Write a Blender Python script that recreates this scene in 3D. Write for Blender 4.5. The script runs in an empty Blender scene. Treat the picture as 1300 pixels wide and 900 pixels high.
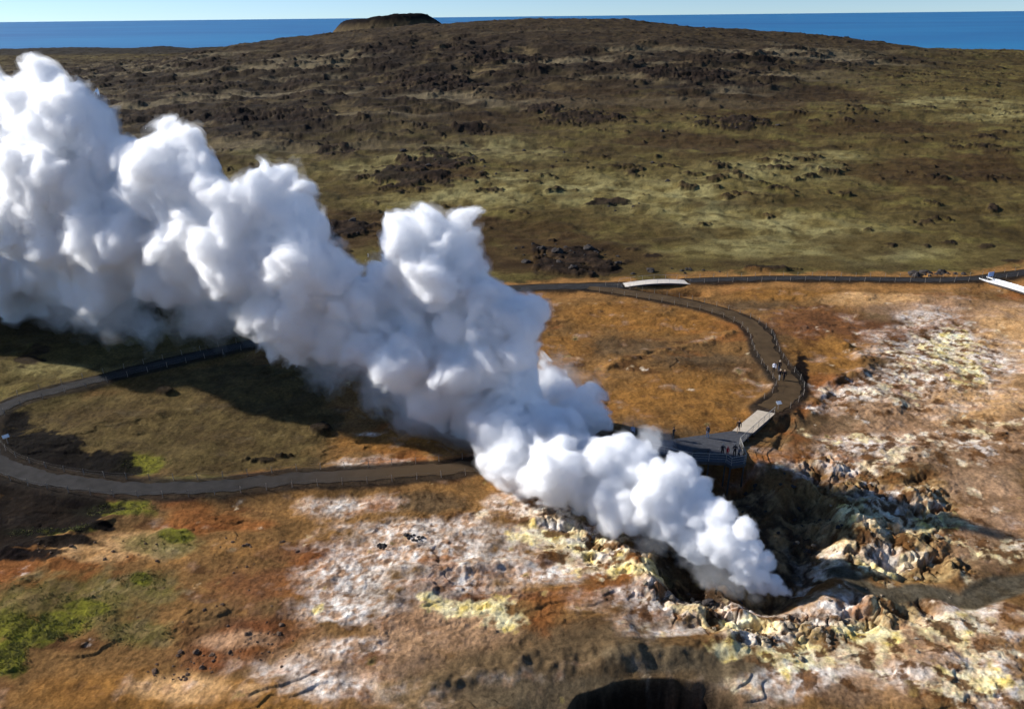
import bpy, bmesh, math, random
import numpy as np
from mathutils import Vector, Matrix

SC = bpy.context.scene
COL = SC.collection
rng = np.random.default_rng(7)
random.seed(7)

# ------------------------------------------------------------------ camera
H_CAM = 50.0
F_PX = 950.0
PITCH = math.radians(24.3)
ROLL = math.radians(0.62)
Fv = np.array([0, math.cos(PITCH), -math.sin(PITCH)])
U0 = np.array([0, math.sin(PITCH), math.cos(PITCH)])
X0 = np.array([1.0, 0, 0])
Rv = math.cos(ROLL) * X0 - math.sin(ROLL) * U0
Uv = math.sin(ROLL) * X0 + math.cos(ROLL) * U0
CAM = np.array([0.0, 0.0, H_CAM])
SUN_EL = math.radians(27.0)
SUN_AZ = math.atan2(-0.94, 0.34)          # measured from +Y towards +X
SUN = np.array([math.cos(SUN_EL) * math.sin(SUN_AZ), math.cos(SUN_EL) * math.cos(SUN_AZ), math.sin(SUN_EL)])


def ray(u, v):
    d = Fv + (u - 650.0) / F_PX * Rv - (v - 450.0) / F_PX * Uv
    return d / np.linalg.norm(d)


# ------------------------------------------------------------------ noise
_P = rng.permutation(4096).astype(np.int32)
_G2 = rng.normal(size=(4096, 2)).astype(np.float32)
_G2 /= np.linalg.norm(_G2, axis=1, keepdims=True)
_G3 = rng.normal(size=(4096, 3)).astype(np.float32)
_G3 /= np.linalg.norm(_G3, axis=1, keepdims=True)


def perlin2(x, y, seed=0):
    x = np.asarray(x, np.float64) + seed * 17.31
    y = np.asarray(y, np.float64) - seed * 9.77
    xi = np.floor(x).astype(np.int64); yi = np.floor(y).astype(np.int64)
    xf = (x - xi).astype(np.float32); yf = (y - yi).astype(np.float32)
    fu = xf * xf * xf * (xf * (xf * 6 - 15) + 10); fv = yf * yf * yf * (yf * (yf * 6 - 15) + 10)

    def g(ix, iy, dx, dy):
        h = _P[(_P[(ix) & 4095] + iy) & 4095]
        gr = _G2[h]
        return gr[..., 0] * dx + gr[..., 1] * dy
    a = g(xi, yi, xf, yf); b = g(xi + 1, yi, xf - 1, yf)
    c = g(xi, yi + 1, xf, yf - 1); d = g(xi + 1, yi + 1, xf - 1, yf - 1)
    ab = a + fu * (b - a); cd = c + fu * (d - c)
    return (ab + fv * (cd - ab)) * 1.5


def perlin3(p, seed=0):
    p = p + np.array([seed * 11.7, seed * 5.3, -seed * 7.9])
    i = np.floor(p).astype(np.int64); f = (p - i).astype(np.float32)
    w = f * f * f * (f * (f * 6 - 15) + 10)
    out = 0
    for dx in (0, 1):
        for dy in (0, 1):
            for dz in (0, 1):
                h = _P[(_P[(_P[(i[:, 0] + dx) & 4095] + i[:, 1] + dy) & 4095] + i[:, 2] + dz) & 4095]
                gr = _G3[h]
                dot = gr[:, 0] * (f[:, 0] - dx) + gr[:, 1] * (f[:, 1] - dy) + gr[:, 2] * (f[:, 2] - dz)
                wt = (w[:, 0] if dx else 1 - w[:, 0]) * (w[:, 1] if dy else 1 - w[:, 1]) * (w[:, 2] if dz else 1 - w[:, 2])
                out = out + dot * wt
    return out * 1.5


def fbm(x, y, scale, octs=4, seed=0, gain=0.5, lac=2.03):
    a = 1.0; s = 0; tot = 0; f = 1.0 / scale
    for o in range(octs):
        s = s + a * perlin2(x * f, y * f, seed + o * 3.7)
        tot += a; a *= gain; f *= lac
    return s / tot * 1.6


def ridged(x, y, scale, octs=4, seed=0, gain=0.5):
    a = 1.0; s = 0; tot = 0; f = 1.0 / scale
    for o in range(octs):
        n = 1 - np.abs(perlin2(x * f, y * f, seed + o * 5.1)) * 2.0
        s = s + a * n; tot += a; a *= gain; f *= 2.1
    return s / tot


def sstep(a, b, x):
    t = np.clip((x - a) / (b - a), 0, 1)
    return t * t * (3 - 2 * t)


def mix(a, b, t):
    return a + (b - a) * t


# ------------------------------------------------------------------ smooth base relief
SEA_Z = -25.0


def base_z(x, y):
    x = np.asarray(x, float); y = np.asarray(y, float)
    z = 3.0 * sstep(150, 420, y)
    z = z + 42.5 * np.exp(-((x - 25) / 290.0) ** 2 - ((y - 830) / 300.0) ** 2)
    z = z + 9.0 * np.exp(-((x - 330) / 210.0) ** 2 - ((y - 760) / 200.0) ** 2)
    z = z + 8.0 * np.exp(-((x + 230) / 130.0) ** 2 - ((y - 880) / 220.0) ** 2)
    # crater hill
    d = np.hypot((x + 148) / 1.0, (y - 1010) / 1.0)
    z = z + 21.0 * (1 - sstep(50, 84, d)) + (3.0 * sstep(-30, 30, x + 148) - 2.0) * (1 - sstep(46, 58, d)) - 7.0 * (1 - sstep(8, 36, d))
    coast = 1420 - 0.28 * x + 60 * np.sin(x / 130.0) + 30 * np.sin(x / 47.0 + 1)
    z = z - (z + 40) * sstep(coast - 120, coast + 40, y)
    return z


def unproj(u, v, h=0.0):
    """pixel of the photograph -> point of the smooth ground (survey of the place)."""
    d = ray(u, v)
    if d[2] > -1e-3:
        d[2] = -1e-3
    t = 20.0; prev = t
    while t < 6000:
        p = CAM + d * t
        if p[2] < base_z(p[0], p[1]) + h:
            lo, hi = prev, t
            for _ in range(30):
                m = 0.5 * (lo + hi); p = CAM + d * m
                if p[2] < base_z(p[0], p[1]) + h: hi = m
                else: lo = m
            return CAM + d * hi
        prev = t; t *= 1.01
    return CAM + d * 1500


class Blob:
    def __init__(s, u, v, ru, rv, rot=0.0):
        p = unproj(u, v)[:2]
        cr, sr = math.cos(math.radians(rot)), math.sin(math.radians(rot))
        a = (unproj(u + ru * cr, v - ru * sr)[:2] - unproj(u - ru * cr, v + ru * sr)[:2]) / 2
        b = (unproj(u - rv * sr, v - rv * cr)[:2] - unproj(u + rv * sr, v + rv * cr)[:2]) / 2
        s.p = p
        s.m = np.linalg.inv(np.array([[a[0], b[0]], [a[1], b[1]]]) + 1e-9 * np.eye(2))

    def q2(s, x, y):
        dx = x - s.p[0]; dy = y - s.p[1]
        return (s.m[0, 0] * dx + s.m[0, 1] * dy) ** 2 + (s.m[1, 0] * dx + s.m[1, 1] * dy) ** 2

    def g(s, x, y):
        return np.exp(-0.693 * np.minimum(s.q2(x, y), 40))


def blobs(lst):
    return [Blob(*b) for b in lst]


def gsum(bl, x, y):
    """1 deep inside the drawn patches, 0.5 on their outline."""
    s = 0
    for b in bl:
        s = np.maximum(s, b.g(x, y)) if not np.isscalar(s) else b.g(x, y)
    return s


def polyline(pts, n=14):
    P = [unproj(*p)[:2] for p in pts]
    P = [2 * P[0] - P[1]] + P + [2 * P[-1] - P[-2]]
    out = []
    for i in range(1, len(P) - 2):
        for k in range(n):
            t = k / n
            a, b, c, d = P[i - 1], P[i], P[i + 1], P[i + 2]
            out.append(0.5 * ((2 * b) + (-a + c) * t + (2 * a - 5 * b + 4 * c - d) * t * t + (-a + 3 * b - 3 * c + d) * t ** 3))
    out.append(P[-2])
    return np.array(out)


def dist_line(x, y, L):
    """distance to polyline, only evaluated near it."""
    d = np.full(x.shape, 1e3)
    lo = L.min(0) - 14; hi = L.max(0) + 14
    sel = (x > lo[0]) & (x < hi[0]) & (y > lo[1]) & (y < hi[1])
    if not sel.any():
        return d
    xs = x[sel]; ys = y[sel]; ds = np.full(xs.shape, 1e6)
    for a, b in zip(L[:-1], L[1:]):
        ab = b - a; l2 = ab @ ab + 1e-9
        t = np.clip(((xs - a[0]) * ab[0] + (ys - a[1]) * ab[1]) / l2, 0, 1)
        ds = np.minimum(ds, (xs - a[0] - t * ab[0]) ** 2 + (ys - a[1] - t * ab[1]) ** 2)
    d[sel] = np.sqrt(ds)
    return d


def in_poly(x, y, P):
    """signed distance-like: >0 inside polygon P (world points), metres."""
    d = np.full(x.shape, 1e12); ins = np.zeros(x.shape, bool)
    n = len(P)
    for i in range(n):
        a = P[i]; b = P[(i + 1) % n]
        ab = b - a; l2 = ab @ ab + 1e-9
        t = np.clip(((x - a[0]) * ab[0] + (y - a[1]) * ab[1]) / l2, 0, 1)
        d = np.minimum(d, (x - a[0] - t * ab[0]) ** 2 + (y - a[1] - t * ab[1]) ** 2)
        c = ((a[1] > y) != (b[1] > y)) & (x < (b[0] - a[0]) * (y - a[1]) / (b[1] - a[1] + 1e-12) + a[0])
        ins ^= c
    d = np.sqrt(d)
    return np.where(ins, d, -d)


def pxpoly(pts):
    return np.array([unproj(*p)[:2] for p in pts])


# ------------------------------------------------------------------ paths (survey)
P_LOOP = polyline([(640, 371), (560, 383), (450, 408), (330, 437), (250, 455), (170, 474), (90, 494), (30, 510), (-6, 528), (-22, 552), (-12, 582),
                   (20, 600), (70, 613), (140, 622), (220, 624), (300, 619), (380, 611), (460, 607), (540, 601), (620, 593), (700, 581), (770, 569), (812, 563)])
P_TOP = polyline([(590, 378), (640, 370), (700, 367), (750, 366), (790, 365)])
P_TOP2 = polyline([(873, 359), (940, 357), (1010, 356), (1100, 357), (1180, 358), (1240, 356), (1290, 350), (1360, 339)])
P_SIDE = polyline([(748, 367), (790, 373), (850, 383), (900, 394), (940, 408), (963, 425), (971, 445), (980, 462), (993, 478), (1002, 492), (998, 506), (975, 523)])
PATHS = [(P_LOOP, 1.55), (P_TOP, 1.7), (P_TOP2, 1.3), (P_SIDE, 1.75)]

# ------------------------------------------------------------------ relief
ROUGH = blobs([(800, 690, 70, 26), (860, 725, 70, 36), (900, 770, 60, 26), (720, 660, 50, 14), (1080, 640, 70, 46), (1130, 680, 70, 50), (1170, 640, 40, 40), (1040, 600, 40, 24), (1125, 775, 60, 22), (1020, 790, 60, 26), (1180, 720, 50, 18), (950, 800, 50, 20)])
SEMI = blobs([(520, 720, 160, 60), (420, 800, 120, 40), (620, 770, 110, 50), (1100, 600, 120, 40), (1180, 480, 110, 80), (290, 810, 90, 36), (1260, 850, 90, 60), (500, 650, 110, 40)])
PIT = blobs([(985, 690, 66, 62), (930, 632, 60, 40), (1020, 660, 40, 42)])
MUD = blobs([(650, 860, 120, 44), (760, 830, 110, 30), (880, 850, 80, 26), (560, 880, 80, 26), (950, 880, 60, 20)])
UNDER = Blob(912, 596, 50, 17)
DITCH = polyline([(1003, 531), (996, 547), (988, 565)])
DITCH2 = polyline([(1000, 530), (990, 541), (980, 551)])
VENT = Blob(985, 742, 34, 22)
CUT = blobs([(890, 735, 30, 26), (860, 705, 30, 20)])
HOLE = Blob(838, 908, 126, 54)
BENCH = polyline([(560, 870), (640, 845), (720, 838), (800, 834), (870, 828), (930, 820)])
GULLY = polyline([(776, 372), (830, 371), (890, 371)])
SCARP1 = polyline([(772, 468), (820, 452), (860, 443), (905, 432), (930, 425)])
SCARP2 = polyline([(0, 705), (60, 690), (120, 672), (160, 655)])
SCARP3 = polyline([(1070, 440), (1090, 452), (1100, 470), (1050, 490), (1030, 515), (1010, 530)])
SCARP4 = polyline([(500, 728), (580, 722), (660, 715), (700, 700)])
STREAM = polyline([(1070, 722), (1100, 742), (1130, 752), (1165, 745), (1195, 750), (1225, 762), (1250, 752), (1290, 735), (1340, 728)])
OUTC = blobs([(735, 332, 60, 16), (690, 318, 20, 6), (430, 291, 45, 14), (390, 148, 50, 9), (560, 205, 50, 14), (520, 225, 60, 16), (770, 255, 30, 5), (600, 165, 26, 6),
              (745, 150, 60, 8), (930, 155, 50, 8), (890, 100, 40, 6), (830, 95, 30, 5), (940, 160, 20, 5), (1260, 265, 8, 5), (1200, 350, 28, 4),
              (985, 342, 40, 2.5), (430, 190, 30, 8), (310, 150, 40, 8), (540, 105, 60, 9), (640, 75, 60, 7), (690, 140, 30, 5),
              (330, 583, 22, 5), (360, 578, 15, 5), (410, 545, 14, 8), (210, 500, 14, 5)])
LAVA = blobs([(160, 120, 260, 50), (420, 100, 160, 45), (560, 80, 200, 34), (800, 80, 140, 22), (900, 100, 120, 22), (560, 110, 120, 30), (1000, 75, 140, 14)])


def relief(x, y):
    z = base_z(x, y)
    far = sstep(140, 200, y); near = 1 - sstep(120, 175, y)
    vf = sstep(330, 600, y)
    ones = np.ones_like(z)
    # plain and hill
    n1 = fbm(x, y, 60, 4, 1); n2 = fbm(x, y, 14, 4, 5)
    z = z + far * (1.2 * n1 + 0.6 * n2 + 0.30 * fbm(x, y, 4.5, 3, 7) + 0.7 * sstep(0.50, 0.70, fbm(x, y, 10, 4, 11, 0.6) + 0.45 * n1) * (0.5 + ridged(x, y, 3, 3, 12))) + vf * 3.0 * fbm(x, y, 110, 4, 9)
    lav = np.clip(gsum(LAVA, x, y) * 1.4, 0, 1) * sstep(200, 330, y)
    ol = gsum(OUTC, x, y)
    nn = fbm(x * 0.62, y * 1.1, 15, 5, 13)
    crag = sstep(0.10, 0.42, nn + 0.25 * lav - 0.18)
    m_out = np.maximum(sstep(0.42, 0.62, 0.85 * ol + 0.75 * ol * fbm(x, y, 7.0, 5, 17, 0.6) + 0.15 * nn), crag * np.maximum(lav, 0.35) * far)
    rr = ridged(x, y, 9, 4, 21); rf = ridged(x, y, 2.6, 3, 25)
    amp = mix(0.8, 1.9, sstep(180, 700, y))
    z = z + m_out * amp * (0.35 + 0.75 * rr + 0.25 * rf)
    z = z + lav * 3.2 * (ridged(x * 0.7, y, 38, 4, 29) - 0.4)
    # geothermal ground
    z = z + near * (0.55 * fbm(x, y, 17, 3, 33) + 0.16 * fbm(x, y, 4.5, 3, 37) + 0.04 * fbm(x, y, 1.1, 3, 41))
    rg = sstep(0.25, 0.8, gsum(ROUGH, x, y) + 0.15 * fbm(x, y, 9, 3, 45))
    sm = sstep(0.2, 0.8, gsum(SEMI, x, y) + 0.15 * fbm(x, y, 9, 3, 46))
    b1 = 1 - np.abs(fbm(x, y, 5.2, 3, 49)) * 2.2
    b2 = ridged(x, y, 2.0, 4, 53, 0.6); lump = fbm(x, y, 6.5, 4, 57)
    z = z + near * rg * (1.25 * lump + 0.35 * b1 - 0.2 + 0.36 * (b2 - 0.3) - 0.8 * sstep(0.25, 0.6, fbm(x, y, 4.2, 4, 58)) + 0.14 * (ridged(x, y, 1.0, 3, 59, 0.6) - 0.3) - 0.45 * sstep(0.82, 0.97, 1 - np.abs(fbm(x, y, 3.4, 3, 60)) * 2.0))
    z = z + near * sm * (0.16 * (b2 - 0.4) + 0.3 * lump * 0.6 + 0.05 * ridged(x, y, 0.7, 2, 61))
    # erosion steps on open ground
    st = fbm(x * 0.55 + 0.3 * y, y * 1.1 - 0.25 * x, 9, 4, 65)
    brk = sstep(0.0, 0.3, fbm(x, y, 13, 3, 66))
    z = z + near * (1 - rg) * 0.14 * brk * (sstep(0.02, 0.05, st) + sstep(0.34, 0.37, st))
    wet = sstep(0.35, 0.75, gsum(MUD, x, y) + 0.1 * fbm(x, y, 6, 3, 71))
    calm = z
    gr = fbm(x, y, 0.9, 3, 67, 0.65); g2 = fbm(x, y, 2.2, 4, 68, 0.6)
    z = z + near * (0.04 * gr + 0.06 * np.abs(g2) * sstep(-0.2, 0.4, fbm(x, y, 10, 3, 70)))
    z = mix(z, calm, 0.8 * wet)
    for L, hgt, w in ((SCARP1, 0.5, 1.0), (SCARP2, 0.4, 1.2), (SCARP3, 0.8, 1.4), (SCARP4, 0.4, 1.2)):
        d = dist_line(x, y, L)
        z = z + hgt * np.exp(-(d / w) ** 2) * (0.8 + 0.7 * fbm(x, y, 2.5, 3, 69))
    z = z - 0.5 * np.exp(-(dist_line(x, y, DITCH) / 0.55) ** 2) - 0.4 * np.exp(-(dist_line(x, y, DITCH2) / 0.5) ** 2)
    d = dist_line(x, y, BENCH)
    z = z + 0.7 * np.exp(-(d / 1.3) ** 2) * (0.6 + 0.8 * fbm(x, y, 3, 3, 73))
    pit = 0
    for b in PIT:
        pit = np.maximum(pit, 1 - sstep(0.55, 1.35, np.sqrt(b.q2(x, y)) + 0.18 * fbm(x, y, 6, 3, 77)))
    z = z - 2.5 * pit + 0.9 * pit * (ridged(x, y, 3.5, 5, 78, 0.6) - 0.3)
    z = z - 2.6 * (1 - sstep(0.7, 1.2, np.sqrt(UNDER.q2(x, y)) + 0.1 * fbm(x, y, 4, 3, 79)))
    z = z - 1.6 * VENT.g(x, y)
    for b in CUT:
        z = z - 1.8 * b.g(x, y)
    hq = np.sqrt(HOLE.q2(x, y)) + 0.10 * fbm(x, y, 5, 3, 81, 0.42)
    z = z - 0.5 * (1 - sstep(1.0, 1.6, hq))
    z = z - (5.5 - 1.2 * ridged(x, y, 2.2, 4, 82, 0.6)) * (1 - sstep(0.76, 1.0, hq))
    d = dist_line(x, y, STREAM)
    k = np.exp(-(d / 1.25) ** 2)
    z = mix(z, np.full_like(z, -0.35), 0.8 * np.clip(k * 1.6, 0, 1))
    d = dist_line(x, y, GULLY)
    z = z - 1.7 * np.exp(-(d / 1.3) ** 2)
    for L, w in PATHS:
        d = dist_line(x, y, L)
        flat = 1 - sstep(w + 0.2, w + 2.2, d)
        z = mix(z, base_z(x, y) + 0.42, flat)
    # landing of the platform's ramp and the ground behind the deck
    return z


def srgb(r, g, b, k=1.30):
    c = np.array([r, g, b]) / 255.0
    c = np.where(c <= 0.04045, c / 12.92, ((c + 0.055) / 1.055) ** 2.4)
    c = c / np.array([1.0, 0.98, 1.0])
    g = c @ np.array([0.3, 0.55, 0.15])
    c = g + (c - g) * 1.05
    return np.clip(c / k, 0.004, 0.85)


# ------------------------------------------------------------------ ground colour survey
def region(pts):
    return pxpoly(pts)


G_ZONE = pxpoly([(-400, 640), (-200, 560), (0, 540), (310, 450), (640, 372), (780, 360), (1000, 356), (1240, 357), (1500, 340), (2600, 280), (2600, 60), (1300, 54), (650, 34), (0, 60), (-1400, 90), (-1400, 640)])
OLIVE = pxpoly([(-60, 545), (60, 508), (300, 452), (420, 470), (430, 540), (400, 600), (250, 612), (100, 605), (-20, 590)])
DARKSOIL = blobs([(20, 708, 44, 8), (80, 690, 40, 7), (130, 672, 24, 5), (60, 575, 46, 20), (120, 590, 46, 14), (150, 600, 20, 10), (60, 640, 70, 20), (100, 660, 30, 12), (40, 562, 40, 20), (90, 585, 60, 14), (140, 595, 34, 12), (20, 655, 60, 30), (80, 655, 50, 24), (30, 620, 60, 10), (10, 690, 50, 14), (20, 535, 16, 8), (1016, 478, 9, 22), (980, 435, 5, 12)])
BRIGHTGREEN = blobs([(35, 800, 45, 22), (75, 790, 40, 18), (8, 832, 30, 22), (150, 648, 50, 10), (70, 675, 60, 6), (185, 590, 30, 14), (110, 770, 30, 10), (180, 735, 14, 8), (225, 680, 20, 8)])
DRYGREEN = blobs([(110, 760, 80, 34), (200, 690, 50, 14), (170, 800, 50, 20), (250, 620, 60, 12), (40, 770, 50, 20), (190, 745, 40, 20)])
SAND = blobs([(180, 690, 60, 16), (120, 705, 50, 12), (320, 880, 18, 8), (230, 870, 60, 18), (500, 880, 40, 16), (1270, 440, 60, 50), (1240, 500, 60, 40), (1100, 380, 70, 8), (860, 348, 40, 4)])
WHITE = blobs([(410, 868, 60, 24), (450, 830, 50, 16), (1100, 570, 60, 16), (1120, 630, 40, 16), (1250, 460, 50, 30), (1230, 770, 40, 20), (1260, 885, 50, 20), (1020, 860, 60, 16), (960, 770, 60, 24), (840, 770, 60, 24), (720, 680, 70, 24), (520, 700, 110, 40), (620, 690, 80, 30), (450, 740, 60, 40), (1180, 450, 70, 50), (480, 715, 60, 22), (560, 700, 70, 20), (520, 680, 60, 14), (440, 770, 60, 22), (580, 745, 70, 20), (640, 700, 60, 22), (480, 590, 22, 7), (440, 590, 14, 8), (470, 552, 14, 3),
               (430, 640, 40, 12), (480, 640, 30, 10), (380, 855, 50, 22), (420, 880, 60, 14), (1060, 590, 50, 14), (1100, 560, 26, 8), (1030, 600, 26, 8), (1090, 500, 50, 14), (1140, 490, 40, 16), (1200, 430, 50, 26), (1180, 400, 40, 10),
               (1050, 770, 50, 24), (960, 810, 60, 16), (1150, 860, 60, 20), (1240, 850, 50, 20), (1285, 810, 20, 9), (800, 760, 50, 20), (760, 700, 60, 14), (690, 720, 50, 18), (700, 650, 40, 8), (1120, 700, 40, 16), (1060, 850, 60, 20), (640, 640, 30, 8), (880, 800, 50, 14)])
CRUST = blobs([(1110, 580, 90, 36), (1120, 500, 90, 26), (1190, 450, 80, 46), (1150, 660, 100, 50), (1060, 700, 70, 50), (1240, 560, 60, 30), (1200, 790, 110, 46), (1240, 870, 90, 36), (1070, 830, 110, 46), (960, 800, 80, 34), (860, 760, 90, 30), (760, 690, 90, 30), (700, 650, 60, 16), (1280, 700, 50, 26)])
YELLOW = blobs([(1210, 800, 50, 20), (930, 830, 40, 12), (600, 775, 60, 14), (545, 762, 20, 7), (640, 790, 40, 14), (690, 680, 50, 12), (740, 690, 40, 14), (800, 720, 60, 18), (1100, 655, 40, 20), (1170, 670, 40, 16), (1120, 715, 40, 12), (940, 790, 50, 18), (1000, 830, 60, 20), (1200, 440, 40, 26), (1230, 480, 24, 16), (1100, 800, 60, 20), (1220, 870, 60, 20), (404, 774, 7, 6)])
REDDISH = blobs([(280, 830, 60, 22), (330, 800, 60, 20), (620, 760, 60, 8), (640, 725, 40, 8), (520, 790, 40, 12), (350, 740, 80, 26), (400, 700, 60, 16), (1165, 445, 22, 10), (1100, 420, 60, 16), (1040, 410, 60, 20), (1250, 335, 60, 5)])
ORANGE = blobs([(870, 500, 100, 26), (900, 530, 70, 16), (800, 510, 60, 20), (770, 400, 70, 16), (850, 410, 70, 16), (700, 440, 50, 20), (1010, 375, 90, 8), (1060, 440, 60, 20), (1050, 460, 50, 16), (500, 560, 80, 14), (640, 640, 30, 12), (400, 750, 60, 16), (330, 890, 120, 30), (150, 880, 120, 30), (1190, 790, 50, 12)])
BROWNSOIL = blobs([(900, 460, 70, 14), (780, 440, 70, 12), (960, 480, 34, 40), (680, 830, 110, 36), (600, 880, 100, 30), (760, 810, 90, 24), (560, 850, 70, 22), (960, 860, 60, 24), (1080, 880, 40, 16), (1060, 540, 70, 20), (1180, 570, 80, 30), (1250, 620, 60, 40), (1250, 700, 50, 30), (700, 580, 80, 20), (540, 640, 50, 14), (740, 860, 60, 20), (900, 850, 50, 14), (1140, 470, 50, 20), (1130, 400, 40, 20), (960, 385, 40, 8)])
GREYMUD = blobs([(850, 838, 90, 12), (760, 870, 60, 16), (660, 880, 70, 24), (940, 850, 50, 20)])
PINK = blobs([(420, 850, 90, 40), (1240, 640, 80, 60), (1200, 800, 90, 50), (1120, 850, 90, 40), (1150, 550, 90, 36), (1250, 440, 80, 60), (560, 800, 90, 30), (500, 830, 70, 26), (1180, 520, 60, 20), (1120, 520, 50, 14), (1260, 560, 60, 40), (1170, 390, 70, 14), (1280, 400, 60, 20), (300, 812, 50, 12), (440, 830, 50, 20), (1250, 500, 50, 60)])
MEADOW = blobs([(720, 240, 200, 22), (860, 250, 160, 24), (960, 290, 160, 26), (1010, 220, 140, 20), (1200, 130, 120, 12), (1270, 145, 80, 10), (1100, 320, 140, 16), (480, 220, 90, 16), (560, 250, 100, 16), (650, 190, 100, 14), (540, 205, 70, 10), (900, 320, 110, 12), (1050, 200, 60, 10), (340, 200, 50, 12), (80, 470, 80, 12)])
HEATH = blobs([(740, 320, 110, 24), (700, 300, 80, 22), (560, 220, 60, 14), (1180, 215, 130, 20), (1120, 160, 110, 10), (640, 330, 80, 16), (870, 180, 120, 14), (700, 120, 150, 22), (900, 130, 130, 16), (620, 290, 60, 18), (430, 290, 80, 22), (1000, 120, 150, 14), (600, 150, 90, 14)])


def colour(x, y, z):
    n = x.shape[0]
    nA = fbm(x, y, 26, 4, 101); nB = fbm(x, y, 6, 4, 105); nC = fbm(x, y, 1.6, 4, 109); nD = fbm(x, y, 0.5, 2, 113)
    nS = fbm(x * 0.7 + 0.5 * y, 1.6 * y - 0.2 * x, 5, 4, 117)   # streaky
    v3 = lambda c: np.asarray(c)[None, :]
    c = np.repeat(v3(srgb(138, 102, 64)), n, 0)

    def lay(c, mask, ca, cb=None, t=None):
        col = v3(ca) if cb is None else mix(v3(ca), v3(cb), np.clip(t, 0, 1)[:, None])
        return mix(c, col, np.clip(mask, 0, 1)[:, None])

    def m(bl, amp=0.35, w=0.22, ns=None, thr=0.5):
        ns = nB * 0.6 + nC * 0.5 if ns is None else ns
        return sstep(thr - w, thr + w, gsum(bl, x, y) + amp * ns)
    # general soil variation
    c = lay(c, sstep(-0.1, 0.5, nA), srgb(118, 90, 60)); c = lay(c, 0.7 * sstep(0.0, 0.55, nB), srgb(158, 114, 68))
    c = lay(c, 0.75 * sstep(0.1, 0.55, nS), srgb(98, 66, 42)); c = lay(c, 0.6 * sstep(0.15, 0.5, fbm(x * 0.8 - 0.4 * y, y * 1.3, 14, 5, 157)), srgb(150, 88, 48))
    c = lay(c, m(BROWNSOIL, 0.4), srgb(116, 92, 66), srgb(92, 68, 45), nB + 0.4)
    c = lay(c, 0.9 * m(ORANGE, 0.45, 0.3), srgb(156, 110, 60), srgb(130, 90, 50), nC + nB + 0.3)
    c = lay(c, 0.65 * m(REDDISH, 0.45, 0.3), srgb(130, 80, 52), srgb(106, 68, 50), nC + 0.4)
    c = lay(c, 0.75 * m(PINK, 0.4, 0.3), srgb(188, 150, 118), srgb(154, 118, 88), nC + nB + 0.3)
    c = lay(c, 0.9 * m(SAND, 0.35), srgb(198, 156, 110), srgb(178, 134, 88), nC + 0.4)
    c = lay(c, 0.75 * sstep(0.35, 0.75, gsum(MUD, x, y) + 0.25 * nB), srgb(122, 100, 74), srgb(104, 86, 64), nA + 0.5)
    c = lay(c, 0.85 * m(GREYMUD, 0.3), srgb(118, 102, 80), srgb(104, 88, 68), nB + 0.4)
    # sulphur crust
    rg = gsum(ROUGH, x, y)
    crust = sstep(0.35, 0.7, rg + 0.3 * nB + 0.15 * nC)
    c = lay(c, 0.8 * crust, srgb(176, 150, 108), srgb(128, 98, 60), nB * 1.2 + nC * 0.8 + 0.4)
    c = lay(c, 0.7 * crust * sstep(0.1, 0.5, fbm(x, y, 3.2, 4, 121)), srgb(120, 78, 40))
    sp = fbm(x, y, 0.8, 3, 119)
    wm = sstep(0.16, 0.95, gsum(WHITE, x, y) + 0.42 * nB + 0.34 * nC + 0.38 * nS + 0.10 * sp - 0.02)
    c = lay(c, 0.85 * wm, srgb(232, 222, 212), srgb(180, 146, 120), sp * 0.8 + 0.7 * nC + 0.5 * nB + 0.42)
    c = lay(c, 0.75 * wm * sstep(0.12, 0.42, fbm(x * 0.8 + 0.3 * y, y * 1.2 - 0.3 * x, 7, 5, 161, 0.6)), srgb(168, 112, 70), srgb(126, 82, 52), nC + 0.4)
    ym = sstep(0.36, 0.80, gsum(YELLOW, x, y) + 0.4 * nB + 0.45 * nC - 0.06)
    c = lay(c, 0.8 * ym, srgb(240, 226, 180), srgb(222, 194, 112), nC * 1.3 + 0.2)
    c = lay(c, 0.8 * np.maximum(crust, 0.7 * wm) * sstep(0.14, 0.46, fbm(x, y, 1.7, 5, 125, 0.62)), srgb(112, 78, 50), srgb(72, 54, 40), nD + 0.5)
    # broken mineral crust on the right-hand flats
    br = fbm(x, y, 3.0, 6, 151, 0.62); bh = fbm(x, y, 11, 4, 152)
    w2 = sstep(0.08, 0.52, br + 0.35 * nS + 0.9 * (gsum(CRUST, x, y) - 0.62))
    tone = np.clip(0.5 + bh + 0.5 * nC, 0, 1)[:, None]
    cc = mix(mix(v3(srgb(226, 214, 202)), v3(srgb(216, 196, 148)), tone), v3(srgb(186, 148, 114)), np.clip(sp + 0.4, 0, 1)[:, None] * 0.6)
    c = mix(c, cc, (0.85 * w2)[:, None])
    c = lay(c, 0.9 * sstep(0.25, 0.6, gsum(CRUST, x, y)) * sstep(0.04, 0.34, fbm(x, y, 2.0, 5, 153, 0.6)), srgb(124, 84, 50), srgb(84, 56, 36), nC + 0.4)
    # deep pit, vent and hole: dark ground with shade painted into its colour
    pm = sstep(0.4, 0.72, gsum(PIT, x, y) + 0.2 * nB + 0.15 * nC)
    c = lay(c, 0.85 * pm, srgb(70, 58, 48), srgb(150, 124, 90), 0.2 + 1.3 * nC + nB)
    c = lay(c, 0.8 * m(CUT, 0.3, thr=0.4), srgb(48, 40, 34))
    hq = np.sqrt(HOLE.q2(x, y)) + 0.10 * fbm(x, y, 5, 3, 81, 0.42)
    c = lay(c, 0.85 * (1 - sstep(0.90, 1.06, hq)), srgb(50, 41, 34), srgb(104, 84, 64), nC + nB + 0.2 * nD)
    # olive moss between the paths
    d = in_poly(x, y, OLIVE)
    om = sstep(-2.0, 2.5, d + 2.5 * nB)
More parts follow.
